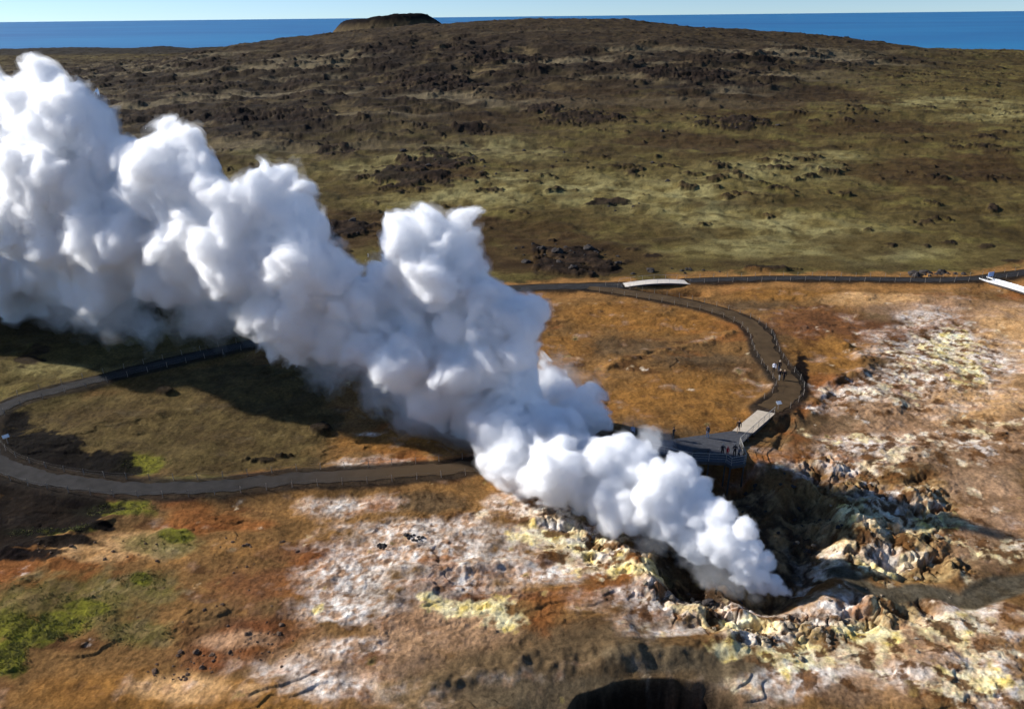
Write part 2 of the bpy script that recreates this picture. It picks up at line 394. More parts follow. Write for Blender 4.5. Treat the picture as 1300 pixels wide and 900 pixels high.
    c = lay(c, 0.9 * om, srgb(106, 90, 57), srgb(78, 66, 43), nB + 0.5 + nC * 0.6)
    c = lay(c, 0.8 * m(DRYGREEN, 0.5), srgb(112, 104, 58), srgb(130, 112, 76), nC + 0.4)
    gm = m(BRIGHTGREEN, 0.45, 0.16)
    c = lay(c, gm, srgb(128, 122, 50), srgb(98, 92, 44), nC + nD + 0.4)
    # plain behind the paths
    d = in_poly(x, y, G_ZONE)
    pl = np.maximum(sstep(-1.5, 2.5, d + 1.5 * nB), sstep(500, 560, y))
    far = sstep(250, 500, y)
    cp = np.repeat(v3(srgb(96, 82, 50)), n, 0)

    def layp(mask, ca, cb=None, t=None):
        nonlocal cp
        cp = lay(cp, mask, ca, cb, t)
    nP = fbm(x, y * 0.8, 45, 5, 131); nQ = fbm(x, y, 12, 4, 135)
    layp(sstep(-0.1, 0.5, nP), srgb(84, 70, 42)); layp(0.8 * sstep(0.05, 0.5, -nQ), srgb(108, 96, 56))
    layp(0.85 * sstep(0.3, 0.85, gsum(MEADOW, x, y) + 0.35 * nP + 0.25 * nQ + 0.1 * nB), srgb(142, 131, 90), srgb(112, 98, 60), nQ + 0.5 + 0.4 * nB)
    layp(0.9 * sstep(0.35, 0.75, gsum(HEATH, x, y) + 0.35 * nP + 0.3 * nQ), srgb(70, 52, 34), srgb(86, 68, 44), nQ + nB + 0.3)
    layp(0.6 * sstep(0.05, 0.5, fbm(x * 0.5 + 0.2 * y, y - 0.3 * x, 22, 5, 143)), srgb(76, 60, 36)); layp(0.5 * sstep(0.1, 0.5, nB + 0.4 * nC), srgb(66, 54, 32))
    layp(0.85 * sstep(0.47, 0.66, fbm(x, y, 10, 4, 11, 0.6) + 0.45 * fbm(x, y, 60, 4, 1)), srgb(48, 38, 32), srgb(66, 52, 38), nB + 0.4)
    hz = sstep(10, 30, base_z(x, y) + 8 * nP)
    layp(0.9 * hz, srgb(62, 50, 40), srgb(82, 68, 48), nQ + nB + 0.2)
    lav = np.clip(gsum(LAVA, x, y) * 1.3, 0, 1) * sstep(230, 360, y)
    layp(0.85 * lav, srgb(60, 50, 42), srgb(106, 90, 66), sstep(-0.1, 0.7, fbm(x, y, 34, 5, 139) + 0.4 * nQ))
    layp(0.8 * lav * sstep(0.0, 0.4, nQ + 0.5 * nB), srgb(44, 38, 34))
    layp(0.6 * sstep(0.1, 0.4, fbm(x * 0.45, y * 1.2, 60, 4, 141)) * lav, srgb(126, 112, 88))
    ol = gsum(OUTC, x, y)
    nn = fbm(x * 0.62, y * 1.1, 15, 5, 13)
    crag = sstep(0.10, 0.42, nn + 0.25 * lav - 0.18)
    mo = np.maximum(sstep(0.40, 0.60, 0.85 * ol + 0.75 * ol * fbm(x, y, 7.0, 5, 17, 0.6) + 0.15 * nn), 0.8 * crag * np.maximum(lav, 0.4))
    layp(0.9 * mo, srgb(42, 34, 30), srgb(66, 52, 42), nB + nC + 0.3)
    # crater hill: black scoria top, brown skirts
    dc = np.hypot(x + 148, y - 1010)
    layp((1 - sstep(58, 70, dc + 6 * nQ)) , srgb(34, 28, 28)); layp(sstep(60, 72, dc) * (1 - sstep(90, 130, dc)), srgb(92, 78, 58))
    # dark coastal strip
    layp(sstep(1180, 1300, y) * 0.8, srgb(50, 46, 44))
    c = mix(c, cp * 1.22, pl[:, None])
    # outcrops inside the near zone
    mo2 = sstep(0.40, 0.60, 0.85 * ol + 0.75 * ol * fbm(x, y, 7.0, 5, 17, 0.6) + 0.15 * nn) * (1 - pl)
    c = lay(c, 0.85 * mo2, srgb(44, 36, 30))
    c = lay(c, 0.95 * m(DARKSOIL, 0.5, 0.12, None, 0.42), srgb(24, 21, 20), srgb(50, 42, 36), nC * 1.3 - 0.2)
    # ochre band beside the top path, red bank at its right end
    dt = np.minimum(dist_line(x, y, P_TOP2), dist_line(x, y, P_TOP))
    c = lay(c, 0.8 * sstep(1.5, 2.2, dt + 0.8 * nB) * (1 - sstep(4.0, 7.0, dt + 3 * nB)), srgb(164, 118, 72))
    d = dist_line(x, y, STREAM)
    c = lay(c, 1 - sstep(0.8, 1.6, d + 0.7 * nB), srgb(104, 94, 78), srgb(92, 80, 62), nC + 0.4)
    for L, w in PATHS:
        d = dist_line(x, y, L) + 0.5 * nB
        c = lay(c, 0.9 * (1 - sstep(w + 0.45, w + 1.3, d)), srgb(48, 42, 38), srgb(66, 56, 46), nC + 0.4)
    lum = np.clip(c @ np.array([0.3, 0.59, 0.11]), 0.01, 1)
    c = c * ((lum / 0.12) ** 0.22)[:, None]
    var = 0.20 * nD + 0.22 * fbm(x, y, 2.4, 5, 155, 0.65) + 0.22 * nS + 0.14 * nB
    c = c * np.clip(1 + var, 0.45, 1.6)[:, None]
    return np.clip(c, 0.004, 0.9)


# ------------------------------------------------------------------ helpers
def mat(name, rgb, rough=0.9, spec=0.2, var=0.12, scale=3.0, bump=0.0, metal=0.0):
    m = bpy.data.materials.new(name); m.use_nodes = True
    nt = m.node_tree; b = nt.nodes['Principled BSDF']
    b.inputs['Roughness'].default_value = rough; b.inputs['Specular IOR Level'].default_value = spec; b.inputs['Metallic'].default_value = metal
    tc = nt.nodes.new('ShaderNodeTexCoord'); no = nt.nodes.new('ShaderNodeTexNoise')
    no.inputs['Scale'].default_value = scale; no.inputs['Detail'].default_value = 5
    nt.links.new(tc.outputs['Object'], no.inputs['Vector'])
    mr = nt.nodes.new('ShaderNodeMapRange'); mr.inputs['From Min'].default_value = 0.25; mr.inputs['From Max'].default_value = 0.75
    mr.inputs['To Min'].default_value = 1 - var; mr.inputs['To Max'].default_value = 1 + var
    nt.links.new(no.outputs['Fac'], mr.inputs['Value'])
    mx = nt.nodes.new('ShaderNodeVectorMath'); mx.operation = 'SCALE'; mx.inputs[0].default_value = tuple(rgb)[:3]
    nt.links.new(mr.outputs['Result'], mx.inputs['Scale']); nt.links.new(mx.outputs['Vector'], b.inputs['Base Color'])
    if bump:
        bp = nt.nodes.new('ShaderNodeBump'); bp.inputs['Strength'].default_value = bump; bp.inputs['Distance'].default_value = 0.05
        nt.links.new(no.outputs['Fac'], bp.inputs['Height']); nt.links.new(bp.outputs['Normal'], b.inputs['Normal'])
    return m


def tag(o, label=None, cat=None, group=None, kind=None):
    if label: o['label'] = label
    if cat: o['category'] = cat
    if group: o['group'] = group
    if kind: o['kind'] = kind
    return o


def link(name, me, parent=None):
    o = bpy.data.objects.new(name, me); COL.objects.link(o)
    if parent: o.parent = parent
    return o


def grid_mesh(name, P, quads, smooth=True):
    me = bpy.data.meshes.new(name)
    P = np.ascontiguousarray(P, np.float32); q = np.ascontiguousarray(quads, np.int32)
    me.vertices.add(len(P)); me.vertices.foreach_set('co', P.ravel())
    me.loops.add(q.size); me.loops.foreach_set('vertex_index', q.ravel())
    me.polygons.add(len(q)); me.polygons.foreach_set('loop_start', np.arange(0, q.size, 4, dtype=np.int32))
    if smooth: me.polygons.foreach_set('use_smooth', np.ones(len(q), bool))
    me.update(calc_edges=True); me.validate()
    return me


def empty(name, loc=(0, 0, 0), rz=0):
    o = bpy.data.objects.new(name, None); COL.objects.link(o); o.location = loc; o.rotation_euler = (0, 0, rz)
    o.empty_display_size = 0.3
    return o


def gz(x, y):
    return float(relief(np.array([float(x)]), np.array([float(y)]))[0])


#@@GROUND
def build_ground():
    rows = list(np.linspace(-400, 24, 30)); yv = 24.0
    while yv < 1750:
        dy = (yv * yv + 2500) / 50 / 950 * 0.95
        rows.append(yv); yv += min(dy, 2.4)
    rows += list(np.geomspace(1760, 6000, 16))
    rows = np.array(rows)
    t = np.linspace(-1, 1, 1240)
    ext = np.geomspace(0.02, 5.0, 26)
    t = np.concatenate([(-1 - ext)[::-1], t, 1 + ext])
    w = 0.74 * np.maximum(rows, 20) + 21
    X = w[:, None] * t[None, :]; Y = np.repeat(rows[:, None], len(t), 1)
    x = X.ravel(); y = Y.ravel()
    z = relief(x, y)
    c = colour(x, y, z)
    R, Cn = X.shape
    i = np.arange(R * Cn).reshape(R, Cn)
    q = np.stack([i[:-1, :-1], i[:-1, 1:], i[1:, 1:], i[1:, :-1]], -1).reshape(-1, 4)
    me = grid_mesh('ground', np.stack([x, y, z], 1), q)
    ca = me.color_attributes.new('soil', 'FLOAT_COLOR', 'POINT')
    ca.data.foreach_set('color', np.concatenate([c, np.ones((len(c), 1))], 1).astype(np.float32).ravel())
    m = bpy.data.materials.new('soil'); m.use_nodes = True; nt = m.node_tree; b = nt.nodes['Principled BSDF']
    b.inputs['Roughness'].default_value = 0.98; b.inputs['Specular IOR Level'].default_value = 0.04
    at = nt.nodes.new('ShaderNodeAttribute'); at.attribute_name = 'soil'
    tc = nt.nodes.new('ShaderNodeTexCoord')
    n1 = nt.nodes.new('ShaderNodeTexNoise'); n1.inputs['Scale'].default_value = 2.6; n1.inputs['Detail'].default_value = 9; n1.inputs['Roughness'].default_value = 0.82
    nt.links.new(tc.outputs['Object'], n1.inputs['Vector'])
    mr = nt.nodes.new('ShaderNodeMapRange'); mr.inputs['From Min'].default_value = 0.3; mr.inputs['From Max'].default_value = 0.7; mr.inputs['To Min'].default_value = 0.42; mr.inputs['To Max'].default_value = 1.55
    nt.links.new(n1.outputs['Fac'], mr.inputs['Value'])
    mx = nt.nodes.new('ShaderNodeVectorMath'); mx.operation = 'SCALE'
    nt.links.new(at.outputs['Color'], mx.inputs[0]); nt.links.new(mr.outputs['Result'], mx.inputs['Scale'])
    nt.links.new(mx.outputs['Vector'], b.inputs['Base Color'])
    bp = nt.nodes.new('ShaderNodeBump'); bp.inputs['Strength'].default_value = 0.8; bp.inputs['Distance'].default_value = 0.16
    n2 = nt.nodes.new('ShaderNodeTexNoise'); n2.inputs['Scale'].default_value = 2.2; n2.inputs['Detail'].default_value = 10; n2.inputs['Roughness'].default_value = 0.7
    nt.links.new(tc.outputs['Object'], n2.inputs['Vector'])
    nt.links.new(n2.outputs['Fac'], bp.inputs['Height']); nt.links.new(bp.outputs['Normal'], b.inputs['Normal'])
    me.materials.append(m)
    o = link('ground', me); tag(o, kind='structure')
    return o


build_ground()

# sea
me = bpy.data.meshes.new('sea')
me.from_pydata([(-120000, 900, SEA_Z), (120000, 900, SEA_Z), (120000, 160000, SEA_Z), (-120000, 160000, SEA_Z)], [], [(0, 1, 2, 3)])
m = bpy.data.materials.new('sea_water'); m.use_nodes = True; nt = m.node_tree; b = nt.nodes['Principled BSDF']
b.inputs['Roughness'].default_value = 0.45; b.inputs['Specular IOR Level'].default_value = 0.3
tc = nt.nodes.new('ShaderNodeTexCoord'); mp = nt.nodes.new('ShaderNodeMapping'); mp.inputs['Scale'].default_value = (0.00035, 0.0007, 1)
nn_ = nt.nodes.new('ShaderNodeTexNoise'); nn_.inputs['Scale'].default_value = 1.0; nn_.inputs['Detail'].default_value = 9; nn_.inputs['Roughness'].default_value = 0.65
cr = nt.nodes.new('ShaderNodeValToRGB'); cr.color_ramp.elements[0].color = (0.004, 0.09, 0.24, 1); cr.color_ramp.elements[1].color = (0.014, 0.19, 0.36, 1)
cr.color_ramp.elements[0].position = 0.38; cr.color_ramp.elements[1].position = 0.72
nt.links.new(tc.outputs['Object'], mp.inputs['Vector']); nt.links.new(mp.outputs['Vector'], nn_.inputs['Vector']); nt.links.new(nn_.outputs['Fac'], cr.inputs['Fac']); nt.links.new(cr.outputs['Color'], b.inputs['Base Color'])
me.materials.append(m)
tag(link('sea', me), kind='structure')

#@@PATHS
M_GRAVEL = mat('path_gravel', srgb(57, 54, 53), 0.95, 0.1, 0.35, 0.9, 0.3)
M_BROWNGRAVEL = mat('brown_gravel', srgb(88, 70, 50), 0.95, 0.1, 0.3, 0.6, 0.3)


nt = M_GRAVEL.node_tree; at = nt.nodes.new('ShaderNodeAttribute'); at.attribute_name = 'mud'; mxc = nt.nodes.new('ShaderNodeMix'); mxc.data_type = 'RGBA'
bs = nt.nodes['Principled BSDF']; old = bs.inputs['Base Color'].links[0].from_socket
nt.links.new(at.outputs['Fac'], mxc.inputs[0]); nt.links.new(old, mxc.inputs[6]); mxc.inputs[7].default_value = (*srgb(88, 70, 50), 1); nt.links.new(mxc.outputs[2], bs.inputs['Base Color'])


def path_strip(name, L, w, m):
    T = np.gradient(L, axis=0); T /= np.linalg.norm(T, axis=1, keepdims=True) + 1e-9
    N = np.stack([-T[:, 1], T[:, 0]], 1)
    offs = np.linspace(-w, w, 7)
    jag = 0.5 * fbm(L[:, 0], L[:, 1], 2.2, 4, 201, 0.6)
    P = []
    for k, o in enumerate(offs):
        oo = o + (jag if k in (0, 6) else 0)
        xy = L + N * (np.asarray(oo)[..., None] if np.ndim(oo) else oo)
        z = base_z(xy[:, 0], xy[:, 1]) + 0.42 + 0.05 + 0.03 * (1 - (o / w) ** 2)
        P.append(np.column_stack([xy, z]))
    P = np.stack(P, 1); n, k = P.shape[:2]
    i = np.arange(n * k).reshape(n, k)
    q = np.stack([i[:-1, :-1], i[:-1, 1:], i[1:, 1:], i[1:, :-1]], -1).reshape(-1, 4)
    me = grid_mesh(name, P.reshape(-1, 3), q[:, ::-1]); me.materials.append(m)
    pp = P.reshape(-1, 3); br = sstep(-34, -12, pp[:, 0] + 5 * fbm(pp[:, 0], pp[:, 1], 9, 3, 205)) * (0.85 if m is M_GRAVEL and name == 'path' and L is P_LOOP else 0.0)
    ca = me.color_attributes.new('mud', 'FLOAT_COLOR', 'POINT')
    ca.data.foreach_set('color', np.repeat(br[:, None], 4, 1).astype(np.float32).ravel())
    return tag(link(name, me), kind='structure')


path_strip('path', P_LOOP, 1.22, M_GRAVEL)
path_strip('path', P_TOP, 1.5, M_GRAVEL)
path_strip('path', P_TOP2, 1.15, M_GRAVEL)
path_strip('path', P_SIDE, 1.55, M_BROWNGRAVEL)

#@@STEAM
def build_steam():
    base = unproj(985, 744); base[2] = -4.5
    dr = np.array([-84.6, 51.5, 0]); dr /= np.linalg.norm(dr)
    la = np.array([dr[1], -dr[0], 0])        # horizontal, across the wind
    la = la / np.linalg.norm(la)
    nrm = la

    def on_plane(u, v, off=0.0, rp=0.0):
        d = ray(u, v); bow = 8.5 * math.exp(-((u - 610) / 210.0) ** 2)
        while bow > 0:                     # the plume bows away from the viewer, never into the ground
            t = ((base + nrm * (off + bow) - CAM) @ nrm) / (d @ nrm)
            if (CAM + d * t)[2] > 0.8 * rp * t / F_PX: break
            bow -= 0.5
        off = off + max(bow, 0.0)
        t = ((base + nrm * off - CAM) @ nrm) / (d @ nrm)
        p = CAM + d * t
        return p, t * (d @ Fv)
    puffs = [(1002, 752, 5), (994, 750, 8), (984, 750, 9), (970, 748, 10), (956, 744, 11), (984, 740, 13), (966, 732, 16), (945, 730, 18), (970, 716, 17), (974, 706, 11), (948, 712, 22), (958, 694, 14), (930, 700, 28), (915, 685, 34), (943, 672, 20), (900, 660, 34), (918, 648, 18), (880, 690, 26), (870, 640, 42), (850, 660, 36),
             (865, 600, 26), (835, 620, 42), (815, 650, 34), (800, 600, 42), (828, 560, 20), (780, 640, 40), (770, 590, 42), (745, 620, 40), (735, 580, 40), (705, 600, 46), (690, 555, 48), (650, 580, 42), (640, 550, 46), (665, 610, 26),
             (740, 530, 36, 11), (755, 495, 22, 13), (715, 480, 30, 13), (700, 455, 14, 13), (690, 520, 36, 10), (765, 520, 16, 13), (765, 465, 9, 13), (725, 500, 30, 13),
             (610, 510, 44), (640, 480, 40), (655, 400, 34), (630, 430, 46), (620, 385, 36), (590, 460, 52), (600, 420, 44), (580, 400, 36), (570, 500, 42), (560, 440, 48), (660, 440, 24),
             (560, 350, 46), (530, 345, 44), (575, 315, 32), (550, 300, 28), (580, 285, 20), (595, 276, 13), (515, 305, 30), (545, 275, 14), (500, 370, 46), (480, 400, 40), (600, 345, 22), (520, 410, 44), (510, 455, 44, -3), (540, 480, 40), (470, 370, 24), (460, 440, 36, -3),
             (365, 320, 36), (390, 290, 26), (345, 345, 34), (350, 390, 36), (395, 340, 44), (380, 400, 44), (420, 380, 40), (395, 425, 36), (360, 425, 28), (430, 420, 36), (435, 345, 24), (445, 385, 30), 
             (345, 235, 24), (365, 222, 18), (335, 215, 14), (385, 240, 14), (330, 260, 32), (365, 265, 26), (300, 280, 40), (290, 320, 46), (270, 250, 26), (330, 310, 36), (255, 345, 42), (295, 352, 32), (245, 300, 44), (60, 345, 44), (215, 355, 38), (120, 365, 36),
             (225, 190, 30), (245, 175, 16), (215, 165, 14), (205, 215, 36), (240, 225, 32), (190, 250, 46), (225, 270, 44), (190, 320, 52), (150, 300, 54), (255, 205, 20),
             (48, 88, 15), (38, 100, 16), (60, 118, 26), (40, 135, 38), (95, 130, 26), (80, 160, 44), (120, 155, 28), (130, 190, 36), (20, 140, 30), (10, 190, 60), (80, 220, 60), (130, 240, 52), (160, 200, 20), (30, 260, 66), (90, 300, 64), (20, 330, 60), (140, 345, 46), 
             (-30, 120, 40), (-60, 180, 90), (-70, 280, 90), (-150, 150, 100), (-160, 270, 100), (-230, 120, 100), (-240, 230, 100)]
    S = []
    r_ = np.random.default_rng(11)
    for p in puffs:
        u, v, rp = p[:3]
        off = (p[3] if len(p) > 3 else 0.0)
        q, dep = on_plane(u, v, off, rp)
        R = rp * dep / F_PX
        j = r_.uniform(-0.55, 0.55) * R
        d = ray(u, v)
        q = q + d * j                      # true depth is not known: spread the puffs along the line of sight
        S.append((q, R * (0.84 - 0.11 * min(max((u - 680) / 120.0, 0), 1)), 0))
    L1 = []
    for q, R, _ in S:
        for _k in range(26):
            v = r_.normal(size=3); v /= np.linalg.norm(v)
            r1 = R * r_.uniform(0.22, 0.48)
            L1.append((q + v * (R * r_.uniform(0.82, 1.12) - r1 * 0.2), r1, 1))
    def sprout(src, n, rmin, r0, r1, out):
        res = []
        for q, R, _ in src:
            if R < rmin: continue
            for _k in range(int(n)):
                v = r_.normal(size=3); v /= np.linalg.norm(v)
                r2 = R * r_.uniform(r0, r1)
                res.append((q + v * (R * out), r2, 2))
        return res
    L2 = sprout(L1, 7, 0.35, 0.28, 0.52, 0.92)
    L3 = sprout(L2, 6, 0.4, 0.28, 0.5, 0.95)
    allS = S + L1 + L2 + L3
    # sampling lattice that coarsens down-wind
    h0, k = 0.14, 0.0021
    s = [-4.0]
    while s[-1] < 205: s.append(s[-1] + h0 + k * max(s[-1], 0))
    s = np.array(s); hs = h0 + k * np.maximum(s, 0)
    NJ, NK = 180, 170
    Z0 = -6.0
    jj = np.arange(NJ) - NJ / 2; kk = np.arange(NK)

    def field(balls):
        f = np.full((len(s), NJ, NK), -9.0, np.float32)
        for q, R, lv in balls:
            d = q - base
            a = d @ dr; b = d @ la; z = q[2]
            pad = R + (2.0 if lv == 0 else 0.8 if lv == 1 else 0.3)
            i0 = np.searchsorted(s, a - pad); i1 = np.searchsorted(s, a + pad)
            if i1 <= i0: continue
            hmin = hs[i0]; hmax = hs[min(i1, len(s) - 1)]
            j0 = int(max(0, min((b - pad) / hmin, (b - pad) / hmax) + NJ / 2)); j1 = int(min(NJ, max((b + pad) / hmin, (b + pad) / hmax) + NJ / 2 + 2))
            k0 = int(max(0, min((z - pad - Z0) / hmin, (z - pad - Z0) / hmax))); k1 = int(min(NK, max((z + pad - Z0) / hmin, (z + pad - Z0) / hmax) + 2))
            if j1 <= j0 or k1 <= k0: continue
            hh = hs[i0:i1][:, None, None]
            D = np.sqrt((s[i0:i1][:, None, None] - a) ** 2 + (jj[None, j0:j1, None] * hh - b) ** 2 + (Z0 + kk[None, None, k0:k1] * hh - z) ** 2)
            sub = f[i0:i1, j0:j1, k0:k1]
            np.maximum(sub, (R - D).astype(np.float32), out=sub)
        f[0] = f[-1] = -9; f[:, 0] = f[:, -1] = -9; f[:, :, 0] = f[:, :, -1] = -9
        return f
    f_main = field(allS)
    ell = np.clip(0.15 + s / 90.0, 0.15, 1.0).astype(np.float32)[:, None, None]

    def turbulence(f):
        band = np.argwhere((f > -2.2) & (f < 1.6))
        h_ = hs[band[:, 0]]
        P = np.stack([s[band[:, 0]], (band[:, 1] - NJ / 2) * h_, Z0 + band[:, 2] * h_], 1)
        w = np.clip(0.22 + s[band[:, 0]] / 75.0, 0.22, 1.0)
        A = np.zeros(f.shape, np.float32); B = np.zeros(f.shape, np.float32); ix = tuple(band.T)
        A[ix] = (w * (0.62 * perlin3(P * (0.55 / w)[:, None], 21) + 0.38 * (0.35 - np.abs(perlin3(P * (1.15 / w)[:, None], 22))) + 0.26 * perlin3(P * (2.2 / w)[:, None], 23))).astype(np.float32)
        B[ix] = (w * (0.55 * perlin3(P * (0.5 / w)[:, None], 24) + 0.5 * perlin3(P * (1.0 / w)[:, None], 25) + 0.22 * perlin3(P * (2.0 / w)[:, None], 26))).astype(np.float32)
        return A, B
    TA, TB = turbulence(f_main)

    def nets(f, iso):
        g = f - iso
        sg = g > 0
        c8 = [(dx, dy, dz) for dx in (0, 1) for dy in (0, 1) for dz in (0, 1)]
        cnt = sum(sg[dx:sg.shape[0] - 1 + dx, dy:sg.shape[1] - 1 + dy, dz:sg.shape[2] - 1 + dz].astype(np.int8) for dx, dy, dz in c8)
        act = np.argwhere((cnt > 0) & (cnt < 8))
        idx = np.full(cnt.shape, -1, np.int32); idx[tuple(act.T)] = np.arange(len(act))
        vals = {c: g[act[:, 0] + c[0], act[:, 1] + c[1], act[:, 2] + c[2]] for c in c8}
        acc = np.zeros((len(act), 3)); n = np.zeros(len(act))
        for a in c8:
            for ax in range(3):
                if a[ax]: continue
                b = list(a); b[ax] = 1; b = tuple(b)
                va, vb = vals[a], vals[b]
                cr = (va > 0) != (vb > 0)
                t = np.where(cr, va / np.where(cr, va - vb, 1), 0)
                p = np.array(a, float)[None, :].repeat(len(act), 0); p[:, ax] = t
                acc[cr] += p[cr]; n[cr] += 1
        gp = act + acc / n[:, None]
        quads = []
        for ax in range(3):
            o1, o2 = [(1, 2), (2, 0), (0, 1)][ax]
            sl0 = [slice(None)] * 3; sl1 = [slice(None)] * 3
            sl0[ax] = slice(0, -1); sl1[ax] = slice(1, None)
            df = sg[tuple(sl0)] != sg[tuple(sl1)]
            e = np.argwhere(df)
            e = e[(e[:, o1] > 0) & (e[:, o2] > 0)]
            ins = sg[e[:, 0], e[:, 1], e[:, 2]]
            def cell(d1, d2):
                ee = e.copy(); ee[:, o1] -= d1; ee[:, o2] -= d2
                return idx[ee[:, 0], ee[:, 1], ee[:, 2]]
            qd = np.stack([cell(1, 1), cell(0, 1), cell(0, 0), cell(1, 0)], 1)
            qd[~ins] = qd[~ins][:, ::-1]
            quads.append(qd)
        quads = np.concatenate(quads); quads = quads[(quads >= 0).all(1)]
        si = np.interp(gp[:, 0], np.arange(len(s)), s); hi = np.interp(gp[:, 0], np.arange(len(s)), hs)
        P = base[None, :] * np.array([1, 1, 0]) + si[:, None] * dr + ((gp[:, 1] - NJ / 2) * hi)[:, None] * la
        P[:, 2] = Z0 + gp[:, 2] * hi
        return P, quads, si

    def make(name, g, density, amp, parent=None, many=1):
        P, q, si = nets(g, 0.0)
        w = np.clip(0.25 + si / 60.0, 0.25, 1.5)[:, None]
        n1 = np.stack([perlin3(P * 0.5, 1), perlin3(P * 0.5, 2), perlin3(P * 0.5, 3)], 1)
        n2 = np.stack([perlin3(P * 1.4, 4), perlin3(P * 1.4, 5), perlin3(P * 1.4, 6)], 1)
        n3 = np.stack([perlin3(P * 3.1, 7), perlin3(P * 3.1, 8), perlin3(P * 3.1, 9)], 1)
        n0 = np.stack([perlin3(P * 0.17, 11), perlin3(P * 0.17, 12), perlin3(P * 0.17, 13)], 1)
        w3 = np.minimum(w, 0.9)
        P = P + 1.5 * np.minimum(w, 1.0) * n0 + amp * (0.45 * w * n1 + w3 * (0.13 * n2 + 0.04 * n3))
        # each connected cloud is a mesh of its own
        lab = np.arange(len(P))
        for _it in range(600):
            mn = lab[q].min(1); new = lab.copy(); np.minimum.at(new, q.ravel(), np.repeat(mn, 4)); new = new[new]
            if (new == lab).all(): break
            lab = new
        cnt = np.bincount(lab[q[:, 0]], minlength=len(P))
        keep = [c for c in np.argsort(-cnt)[:many] if cnt[c] > 900]
        m = bpy.data.materials.new(name); m.use_nodes = True; nt = m.node_tree
        nt.nodes.remove(nt.nodes['Principled BSDF'])
        vs = nt.nodes.new('ShaderNodeVolumeScatter')
        vs.inputs['Color'].default_value = (1, 1, 1, 1); vs.inputs['Density'].default_value = density; vs.inputs['Anisotropy'].default_value = 0.35
        nt.links.new(vs.outputs['Volume'], nt.nodes['Material Output'].inputs['Volume'])
        m.cycles.homogeneous_volume = True
        out = None
        for c in keep:
            qc = q[lab[q[:, 0]] == c]
            ids, inv = np.unique(qc, return_inverse=True)
            me = grid_mesh(name, P[ids], inv.reshape(-1, 4)[:, ::-1]); me.materials.append(m)
            o_ = link(name, me, parent); out = out or o_
        return out
    sf = np.maximum(s, 0).astype(np.float32)[:, None, None]
    o = make('steam_plume', f_main + 0.05 * ell + 0.9 * TA, 0.75, 1.0)
    tag(o, 'huge white steam plume blowing left from the dark vent', 'steam')
    make('steam_fringe', f_main + 0.45 * ell + 1.7 * TB, 0.08, 1.0, o)
    make('steam_fringe', f_main + 0.26 * ell + 1.3 * TA + 0.6 * TB, 0.16, 1.0, o)
    make('steam_core', f_main - 0.32 * ell + 1.2 * TA, 1.4, 1.0, o)
    make('steam_core', f_main - (0.05 + 0.012 * sf) + 0.5 * TA, 1.1, 1.0, o)
    make('steam_jet', f_main - (0.03 + 0.028 * sf) + 0.5 * TA, 2.5, 1.0, o)
    veil = []
    for u, v, rp, off in VEIL:
        q, dep = on_plane(u, v, off); veil.append((q, rp * dep / F_PX, 0))
    V1 = []
    for q, R, _ in veil:
        for _k in range(14):
            v = r_.normal(size=3); v /= np.linalg.norm(v)
            V1.append((q + v * R * 0.8, R * r_.uniform(0.25, 0.5), 1))
    V2 = sprout(V1, 5, 0.3, 0.3, 0.5, 0.92)
    f_veil = field(veil + V1 + V2)
    VA, VB = turbulence(f_veil)
    make('thin_steam', f_veil + 2.2 * VA + 1.2 * VB, 0.04, 0.7, o, 8)
    make('thin_steam', f_veil - 0.5 * ell + 2.4 * VB, 0.05, 0.7, o, 8)
    make('thin_steam', f_veil - 1.1 * ell + 1.5 * VA + 1.2 * VB, 0.09, 0.7, o, 8)


VEIL = [(90, 385, 34, 0), (150, 392, 38, 0), (180, 412, 24, 2), (188, 432, 13, 0), (250, 390, 40, 2), (300, 385, 40, 2), (330, 405, 26, 0), (60, 375, 26, 0), (20, 365, 30, 0), (105, 415, 14, 0), (275, 412, 22, 0), (320, 425, 12, 0),
        (410, 470, 26, 0), (440, 460, 30, 0), (490, 490, 34, 0), (530, 510, 40, 0), (560, 540, 36, 0), (600, 560, 36, 0), (480, 515, 20, 0),
        (1006, 746, 9, 0), (962, 757, 11, -1), (938, 748, 14, -1), (905, 720, 26, -1), (880, 700, 24, -1), (930, 735, 22, -1), (830, 690, 24, -1),
        (700, 470, 30, 13), (740, 470, 26, 13), (760, 480, 16, 13), (720, 450, 20, 13), (810, 545, 16, 8), (840, 560, 18, 6), (660, 500, 26, 10)]
build_steam()

#@@OBJECTS
def box(bm, c, s, rz=0.0, ry=0.0):
    r = bmesh.ops.create_cube(bm, size=1.0)
    Mx = Matrix.Translation(c) @ Matrix.Rotation(rz, 4, 'Z') @ Matrix.Rotation(ry, 4, 'Y') @ Matrix.Diagonal((s[0], s[1], s[2], 1))
    bmesh.ops.transform(bm, matrix=Mx, verts=r['verts'])
    return r['verts']


def rod(bm, a, b, r, n=7, r2=None):
    a = Vector(a); b = Vector(b); d = b - a
    q = bmesh.ops.create_cone(bm, cap_ends=True, segments=n, radius1=r, radius2=r if r2 is None else r2, depth=d.length)
    Mx = Matrix.Translation((a + b) / 2) @ d.to_track_quat('Z', 'Y').to_matrix().to_4x4()
    bmesh.ops.transform(bm, matrix=Mx, verts=q['verts'])


def build(name, bm, m, parent=None, smooth=False):
    me = bpy.data.meshes.new(name); bm.normal_update(); bm.to_mesh(me); bm.free()
    if m: me.materials.append(m)
    if smooth:
        for p in me.polygons: p.use_smooth = True
    return link(name, me, parent)


